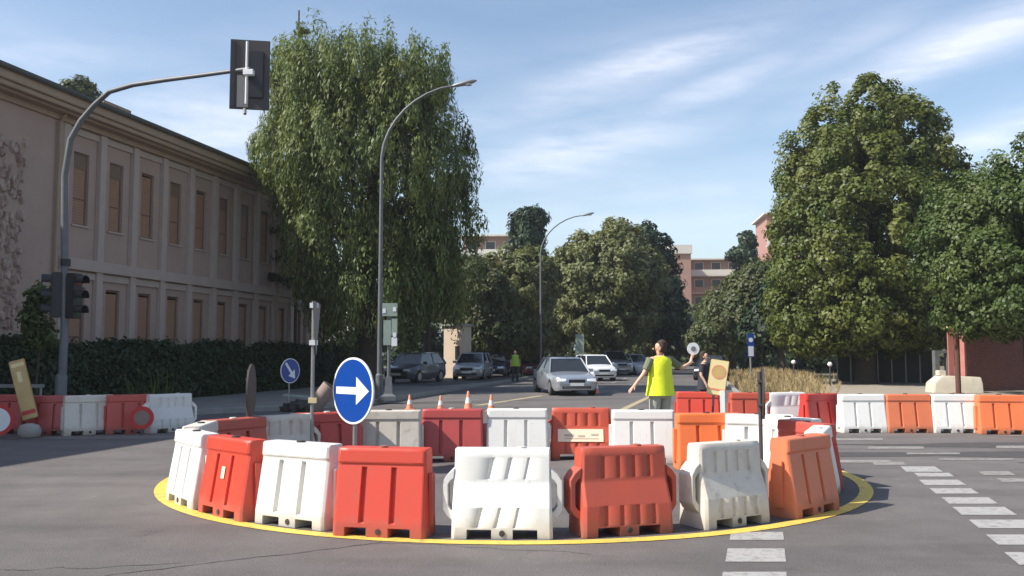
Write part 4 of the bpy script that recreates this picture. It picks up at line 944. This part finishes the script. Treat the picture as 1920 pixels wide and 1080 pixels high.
# ============================================================ FAR BUILDINGS
def flats(label, cx, Y, pxl, pxr, ytop, storeys, wallm, group, penthouse=True):
    pl_ = P(pxl,ytop,Y); pr_ = P(pxr,ytop,Y); H = pl_.z; W_ = pr_.x-pl_.x
    t = thing('apartment_block', label, 'building', (pl_.x,Y,0), R(-6), group)
    sh_ = H/storeys; MB().bb(0,W_,0,10,0,H-.25).build('wall', wallm, t)
    MB().bb(-.6,W_+.6,-1.2,10.5,H-.248,H).build('roof', 'aptwhite', t)
    n = max(2, int(W_/2.4))
    for s_ in range(storeys):
        z = s_*sh_
        if s_ > 0:
            MB().bb(-.3,W_+.3,-1.3,-.002,z-.15,z).build('balcony_slab', 'aptwhite', t)
            MB().bb(-.3,W_+.3,-1.32,-1.24,z+.002,z+.95).build('balcony_front', 'aptwhite' if s_%2 else wallm, t)
        for k in range(n):
            xc = (k+.5)*W_/n
            if s_ >= 2:
                f_ = MB().bb(xc-.8,xc+.8,-.06,-.001,z+.3,z+2.3).build('window', 'aptwhite', t); MB().bb(xc-.68,xc+.68,-.075,-.0605,z+.4,z+2.2).build('pane', 'aptglass', f_)
    return t
AG = 'terracotta apartment blocks far beyond the trees'
flats('terracotta flats with white balconies left of the dark conifer', 0, 135, 868, 972, 442, 6, 'aptpink', AG)
flats('long terracotta flats with white balcony bands right of the far street', 0, 150, 1262, 1388, 486, 6, 'aptpink', AG)
flats('tall red and white flats peeping out left of the big round-topped tree', 0, 130, 1438, 1520, 400, 9, 'aptred', AG)
t = thing('apartment_block', 'small white-topped block just showing right of the dark pine', 'building', (P(1255,470,140).x,140,0), 0, AG)
MB().bb(0,3.4,0,8,0,17.2).build('wall', 'aptpink', t); MB().bb(-.2,3.6,-.3,8.2,17.202,18.6).build('roof', 'aptwhite', t)
p = P(832,663,53); q = P(872,612,53)
t = thing('kiosk', 'small sunlit beige wall with a flat top behind the parked silver car', 'kiosk', (p.x,53,0), R(-28))
MB().bb(0,1.25,0,1.1,0,q.z).build('wall', 'beige', t); MB().bb(-.1,1.35,-.12,1.2,q.z+.002,q.z+.14).build('roof', 'kerb', t); MB().bb(.8,1.1,-.02,-.001,1.2,2.0).build('window', 'aptglass', t)

# ============================================================ VEHICLES
def car_meshes(paint, kind):
    L_, W_, H_ = {'sedan':(4.4,1.76,1.45), 'hatch':(4.0,1.7,1.5), 'suv':(4.6,1.86,1.75), 'van':(4.9,1.9,1.95)}[kind]
    hood = {'sedan':.78,'hatch':.82,'suv':.98,'van':1.0}[kind]; belt = hood+.12
    y0 = -L_/2; hl = {'sedan':1.15,'hatch':.95,'suv':1.15,'van':.75}[kind]
    tail = L_/2-({'sedan':.75,'hatch':.12,'suv':.15,'van':.1}[kind])
    st = [(y0,.62,.30,hood-.22),(y0+.06,.80,.22,hood-.12),(y0+.22,.93,.19,hood-.06),(y0+.6,.99,.19,hood-.01),(y0+hl,1.0,.19,belt-.03),(0,1.0,.19,belt),(tail-.2,1.0,.19,belt+.02),(L_/2-.2,.95,.19,belt+.01 if kind!='sedan' else belt-.02),(L_/2-.04,.86,.22,belt-.06),(L_/2,.72,.32,belt-.16)]
    mb = MB(); rr = []
    for y,wf,zb,zt in st:
        w_ = W_/2*wf; pts = [(-w_*.9,zb),(-w_,zb+.16),(-w_*1.0,zb+.34),(-w_*.975,zt-.07),(-w_*.9,zt),(-w_*.45,zt+.03),(0,zt+.035)]
        pts = pts+[(-a,b) for a,b in reversed(pts[:-1])]; rr.append([(a,y,b) for a,b in pts])
    mb.rings(rr); body = mb.mesh('body', paint, smooth=True, angle=38)
    # greenhouse
    gy0 = y0+hl-.02; gy1 = y0+hl+.62; gy3 = tail; gy2 = gy3-({'sedan':.7,'hatch':.45,'suv':.4,'van':.2}[kind])
    wb = W_/2*.9; wt = W_/2*.70 if kind != 'van' else W_/2*.78
    zr = H_
    gb = [(-wb,gy0,belt-.04),(wb,gy0,belt-.04),(wb,gy3,belt-.02),(-wb,gy3,belt-.02)]; gt = [(-wt,gy1,zr-.06),(wt,gy1,zr-.06),(wt,gy2,zr-.05),(-wt,gy2,zr-.05)]
    g = MB(); g.rings([gb,gt]); glass = g.mesh('windows', 'glass')
    rf_ = MB(); rf_.rings([[(-wt-.03,gy1-.04,zr-.07),(wt+.03,gy1-.04,zr-.07),(wt+.03,gy2+.05,zr-.06),(-wt-.03,gy2+.05,zr-.06)],[(-wt*.85,gy1+.1,zr),(wt*.85,gy1+.1,zr),(wt*.85,gy2-.08,zr),(-wt*.85,gy2-.08,zr)]])
    roof = rf_.mesh('roof', paint, bevel=.01)
    pill = []
    for s_ in (-1,1):
        pill += [MB().tube(*q).mesh('pillar', paint, smooth=True) for q in (([(s_*wb,gy0,belt-.03),(s_*wt,gy1,zr-.05)], .035, 6),([(s_*wb,gy3,belt-.02),(s_*wt,gy2,zr-.05)], .05, 6),([(s_*wb*1.0,(gy0+gy3)/2+.1,belt-.03),(s_*wt*1.01,(gy1+gy2)/2+.05,zr-.05)], .03, 6))]
    wh = MB(); wh.tube([(-.1,0,0),(.1,0,0)], .31, 20); tyre = wh.mesh('tyre', 'tyre', smooth=True, angle=40)
    rm = MB(); rm.tube([(-.112,0,0),(.112,0,0)], .19, 14); rim = rm.mesh('rim', 'rim')
    hlm = MB(); hlm.rings([[(-.20,0,-.07),(.18,0,-.05),(.2,0,.06),(-.16,0,.08)],[(-.17,-.05,-.05),(.15,-.06,-.04),(.17,-.03,.04),(-.14,-.02,.05)]]); hl_ = hlm.mesh('headlight', 'lamp', bevel=.008)
    grl = MB().bb(-.32,.32,-.03,.02,-.06,.06).mesh('grille', 'hole', bevel=.01)
    low = MB().bb(-.55,.55,-.02,.03,-.05,.05).mesh('lower_intake', 'hole', bevel=.01)
    npl = MB().bb(-.26,.26,-.012,0,-.055,.055).mesh('number_plate', 'plate')
    mir = MB(); mir.rings([[(-.09,-.05,-.06),(.09,-.05,-.06),(.09,-.05,.06),(-.09,-.05,.06)],[(-.1,.06,-.07),(.1,.06,-.07),(.1,.06,.07),(-.1,.06,.07)]]); mirr = mir.mesh('mirror', paint, bevel=.015)
    return dict(body=body,glass=glass,roof=roof,pill=pill,tyre=tyre,rim=rim,hl=hl_,grl=grl,low=low,npl=npl,mir=mirr,L=L_,W=W_,hood=hood,y0=y0,belt=belt,gy=gy0)
cm = {}
def car(label, px, py, yaw, paint, kind, group, Y=None, z=0):
    g = G(px,py) if Y is None else Vector((XA(px,Y,.6),Y,0))
    k = (paint,kind)
    if k not in cm: cm[k] = car_meshes(paint,kind)
    d = cm[k]; t = thing('parked_car' if 'parked' in label else 'car', label, 'car', (g.x, g.y+(d['L']/2 if Y is None else 0), z), R(yaw), group)
    link('body', d['body'], t); link('windows', d['glass'], t); link('roof', d['roof'], t)
    for q in d['pill']: link('pillar', q, t)
    for s_ in (-1,1):
        for y in (d['y0']+.82, d['L']/2-.85):
            w_ = link('wheel', d['tyre'], t, (s_*(d['W']/2-.1), y, .31)); link('rim', d['rim'], w_)
        link('headlight', d['hl'], t, (s_*(d['W']/2*.66), d['y0']+.02, d['hood']-.19), scale=(-s_,1,1))
        link('mirror', d['mir'], t, (s_*(d['W']/2+.06), d['gy']+.35, d['belt']+.04))
    link('grille', d['grl'], t, (0,d['y0']-.0,d['hood']-.22)); link('lower_intake', d['low'], t, (0,d['y0']+.02,.33)); link('number_plate', d['npl'], t, (0,d['y0']-.035,.44))
    return t
car('silver saloon car driving towards the camera in the middle of the street', 1063, 743, 10, 'carsilver', 'sedan', None)
CGc = 'cars queuing behind the silver saloon'; PGc = 'cars parked on the left side of the street'
car('white hatchback queuing right behind the silver saloon', 1120, 715, 12, 'carwhite', 'hatch', CGc)
car('tall silver off-roader behind the white hatchback', 1155, 704, 12, 'carsilver', 'suv', CGc)
car('white estate car glimpsed left of the worker in the yellow vest', 1192, 703, 30, 'carwhite', 'hatch', CGc)
car('dark car with a light roof line glimpsed right of the worker', 1352, 714, -20, 'carblack', 'sedan', CGc)
car('parked silver car facing the road below the beige kiosk', 884, 718, -8, 'carsilver', 'hatch', PGc, z=.13)
car('parked dark blue car just right of the parked silver one', 925, 712, -4, 'cardark', 'sedan', PGc, z=.13)
car('parked dark grey car behind the notice pole on the left', 771, 724, -22, 'cargrey', 'hatch', PGc, z=.13)
car('dark red car mostly hidden left of the silver saloon', 1000, 707, 8, 'carred', 'hatch', PGc)
car('far parked dark car between the blue one and the distant worker', 948, 704, 4, 'carblack', 'hatch', PGc, z=.0)

# ============================================================ PEOPLE
def skin_body(parent, joints, edges, material, name='body'):
    me = bpy.data.meshes.new(name); names = list(joints); idx = {n: i for i, n in enumerate(names)}
    me.from_pydata([joints[n][0] for n in names], [(idx[a], idx[b]) for a, b in edges], []); me.materials.append(M[material])
    o = bpy.data.objects.new(name, me); C.objects.link(o); o.parent = parent
    m_ = o.modifiers.new('skin', 'SKIN'); m_.use_smooth_shade = True
    sv_ = me.skin_vertices[0].data
    for n in names: sv_[idx[n]].radius = joints[n][1] if isinstance(joints[n][1], tuple) else (joints[n][1],)*2
    sv_[0].use_root = True
    s2 = o.modifiers.new('sub', 'SUBSURF'); s2.levels = 2; s2.render_levels = 2
    return o
def ellring(c, rx, ry, n=16, yaw=0, tilt=0):
    out = []
    for k in range(n):
        a_ = 2*math.pi*k/n; x = rx*math.cos(a_); y = ry*math.sin(a_); out.append((c[0]+x*math.cos(yaw)-y*math.sin(yaw), c[1]+x*math.sin(yaw)+y*math.cos(yaw), c[2]+x*tilt))
    return out
def hand(J, E, side, wrist, dirv, curl, upv):
    d = Vector(dirv).normalized(); u_ = Vector(upv).normalized(); w_ = Vector(wrist); sd = d.cross(u_).normalized()
    palm = w_+d*.07; J[side+'palm'] = (palm, (.036,.018)); E.append((side+'wrist', side+'palm'))
    for k, (off, ln_) in enumerate(((-.030,.062),(-.010,.072),(.010,.068),(.029,.052))):
        b_ = palm+u_*off*1.0+d*.03; m1 = b_+(d+sd*curl*.5).normalized()*ln_*.5; m2 = m1+(d*(1-curl)+sd*curl).normalized()*ln_*.5
        for j, (pnt, r_) in enumerate(((b_,.010),(m1,.009),(m2,.007))): J[f'{side}f{k}{j}'] = (pnt, r_)
        E += [(side+'palm', f'{side}f{k}0'), (f'{side}f{k}0', f'{side}f{k}1'), (f'{side}f{k}1', f'{side}f{k}2')]
    th1 = w_+d*.035-u_*.038+sd*.008; th2 = th1+(d*.6-u_*.35+sd*curl*.6).normalized()*.045
    J[side+'t1'] = (th1,.011); J[side+'t2'] = (th2,.008); E += [(side+'wrist', side+'t1'), (side+'t1', side+'t2')]
def person(label, loc, rz, pose, top, topm, legm, hairm='hair', sleeve='shirt', height=1.8, kindlabel='person'):
    s_ = height/1.8; t = thing('person', label, 'person', loc, rz); t.scale = (s_,)*3
    sL = Vector((.19,0,1.48)); sR = Vector((-.19,0,1.48))
    eL, wL, dL = pose['L']; eR, wR, dR = pose['R']; hx = pose.get('head', (0,-.02))
    J = {'pelvis':((0,0,.96),(.145,.10)), 'waist':((0,0,1.12),(.13,.09)), 'chest':((0,.0,1.32),(.155,.105)), 'upper':((0,.01,1.45),(.13,.085)), 'neck':((0,0,1.55),.052),
         'jaw':((hx[0]*.5,-.025,1.62),(.052,.062)), 'skull':((hx[0],-.005,1.70),(.075,.088)), 'top':((hx[0],.0,1.765),(.055,.065)),
         'Rsh':(sR,.058), 'Rel':(eR,.040), 'Rwrist':(wR,.027), 'Lsh':(sL,.058), 'Lel':(eL,.040), 'Lwrist':(wL,.027)}
    E = [('pelvis','waist'),('waist','chest'),('chest','upper'),('upper','neck'),('neck','jaw'),('jaw','skull'),('skull','top'),('upper','Rsh'),('Rsh','Rel'),('Rel','Rwrist'),('upper','Lsh'),('Lsh','Lel'),('Lel','Lwrist')]
    for q, sg in (('R',-1),('L',1)):
        kx, ky = pose.get(q+'knee', (0,0)); fx, fy = pose.get(q+'foot', (0,0))
        J[q+'hip'] = ((sg*.10,0,.90),.088); J[q+'knee'] = ((sg*.12+kx,-.02+ky,.50),.056); J[q+'ankle'] = ((sg*.13+fx,.02+fy,.09),.038); J[q+'toe'] = ((sg*.15+fx,-.14+fy,.04),(.042,.028))
        E += [('pelvis',q+'hip'),(q+'hip',q+'knee'),(q+'knee',q+'ankle'),(q+'ankle',q+'toe')]
    hand(J,E,'R',wR,dR,pose.get('Rcurl',.4),(0,0,1)); hand(J,E,'L',wL,dL,pose.get('Lcurl',.4),(0,-1,.2))
    b_ = skin_body(t, J, E, 'skin')
    # face
    ht = Matrix.Rotation(pose.get('hyaw',0),4,'Z'); pre = set(C.objects)
    hd_ = MB(); hd_.rings([ellring((hx[0],-.092,1.672),.010,.012,8), ellring((hx[0],-.112,1.655),.016,.014,8), ellring((hx[0],-.090,1.64),.012,.010,8)]); hd_.build('nose','skin',t,smooth=True)
    for sg in (-1,1):
        MB().disc((hx[0]+sg*.030,-.088,1.685), .010, .012, n=8).build('eye','hair',t); MB().tube([(hx[0]+sg*.078,0,1.64),(hx[0]+sg*.086,.01,1.69)], .014, 6).build('ear','skin',t,smooth=True)
    MB().bb(hx[0]-.022,hx[0]+.022,-.083,-.078,1.612,1.618).build('mouth','lensred',t)
    hr = MB(); hr.rings([ellring((hx[0],.045,z),a,b2*.86,14) for z,a,b2 in ((1.60,.066,.072),(1.66,.083,.082),(1.72,.086,.092),(1.775,.076,.088),(1.805,.045,.055),(1.815,.01,.01))]); hr.build('hair', hairm, t, smooth=True)
    for o in set(C.objects)-pre:
        for v in o.data.vertices: v.co = Matrix.Translation((hx[0],0,0)) @ ht @ Matrix.Translation((-hx[0],0,0)) @ v.co
    # vest
    v_ = MB(); hem = top
    v_.rings([ellring((0,.0,z),a,b2,20) for z,a,b2 in ((hem,.27,.20),(hem+.05,.262,.192),(1.08,.235,.172),(1.22,.218,.160),(1.36,.212,.150),(1.45,.222,.135),(1.50,.175,.112),(1.54,.085,.075))])
    vest = v_.build('vest' if topm != 'darkcloth' else 'jacket', topm, t, smooth=True, angle=60)
    # trousers
    tr_ = MB(); tr_.rings([ellring((0,0,z),a,b2,16) for z,a,b2 in ((.84,.185,.13),(.92,.178,.132),(1.04,.165,.125))])
    for q in ('R','L'):
        h_ = Vector(J[q+'hip'][0]); k_ = Vector(J[q+'knee'][0]); a_ = Vector(J[q+'ankle'][0]); tr_.tube([h_+Vector((0,0,.02)), h_.lerp(k_,.5), k_, k_.lerp(a_,.5), a_+Vector((0,0,.0))], [.108,.096,.080,.074,.066], 12)
    tr_.build('trousers', legm, t, smooth=True, angle=60)
    for q in ('R','L'):
        a_ = Vector(J[q+'ankle'][0]); o_ = Vector(J[q+'toe'][0]); mb = MB(); mb.tube([a_+Vector((0,.05,-.03)), a_+Vector((0,-.02,-.035)), o_+Vector((0,-.02,.0)), o_+Vector((0,-.08,-.005))], [.05,.055,.045,.02], 10); mb.build('boot','shoe',t,smooth=True)
    if sleeve:
        for sh_,el_ in ((sR,Vector(eR)),(sL,Vector(eL))):
            MB().tube([sh_, sh_.lerp(el_,.4), sh_.lerp(el_,.75)], [.078,.066,.062], 10).build('sleeve', sleeve, t, smooth=True)
    return t
# worker: back partly to camera, turned left; right side arm raised with a paddle
wy = 15.4; wx = XA(1238,wy,1.2)
RZ = R(205)
wkr = person('man in a fluorescent yellow vest raising a round paddle, behind the rear barriers', (wx,wy,0), RZ,
   {'R':(Vector((-.46,-.02,1.33)),Vector((-.70,-.10,1.42)),(-.25,-.05,1)), 'L':(Vector((.34,.02,1.24)),Vector((.50,-.02,1.05)),(.7,-.1,-.7)),
    'Rcurl':.85, 'Lcurl':.5, 'Rknee':(0,-.05), 'Rfoot':(-.05,.12), 'Lfoot':(.03,-.10), 'head':(.01,0), 'hyaw':R(62)}, .88, 'vest', 'trouser', sleeve='greysleeve', height=1.85)
sc = 1.85/1.8; rot = Matrix.Rotation(RZ,3,'Z'); hp = Vector((wx,wy,0))+rot@(Vector((-.73,-.12,1.51))*sc)
t = thing('signal_paddle', 'small white round paddle with dark centre held by the man in the yellow vest', 'paddle', hp-Vector((0,0,.08)), R(5))
MB().tube([(0,0,-.02),(.02,0,.14)], .012, 8).build('handle', 'signwhite', t, smooth=True)
pl = MB().disc((.035,-.01,.235), .11, .014, n=28).build('disc', 'signwhite', t); MB().disc((.035,-.02,.235), .045, .006, n=20).build('centre_mark', 'signback', pl)
p_ = G(966,716)
person('distant worker in a greenish vest standing by the parked dark cars', (XA(966,50,1),50,.0), R(10),
   {'R':(Vector((-.27,.02,1.22)),Vector((-.27,-.08,1.00)),(0,-.2,-1)), 'L':(Vector((.27,.02,1.22)),Vector((.27,-.08,1.00)),(0,-.2,-1))}, .88, 'vestgreen', 'darkcloth', height=1.75)
person('person in dark clothes standing behind the yellow sign board', (XA(1322,20.6,1),20.6,.0), R(60),
   {'R':(Vector((-.27,.02,1.22)),Vector((-.25,-.10,1.02)),(0,-.3,-1)), 'L':(Vector((.26,-.06,1.24)),Vector((.12,-.26,1.22)),(-.6,-.4,.2))}, .86, 'darkcloth', 'darkcloth', sleeve='darkcloth', height=1.66)
S.render.film_transparent = False

hz = bpy.data.materials.new('haze_air'); hz.use_nodes = True; t_ = hz.node_tree; t_.nodes.clear()
pv = t_.nodes.new('ShaderNodeVolumePrincipled'); pv.inputs['Color'].default_value = (.93,.95,1,1); pv.inputs['Density'].default_value = .0005; pv.inputs['Anisotropy'].default_value = .3
ho = t_.nodes.new('ShaderNodeOutputMaterial'); t_.links.new(pv.outputs[0], ho.inputs['Volume'])
MB().bb(-1600,1600,-400,2600,-1.2,36).build('haze', hz)['kind'] = 'stuff'
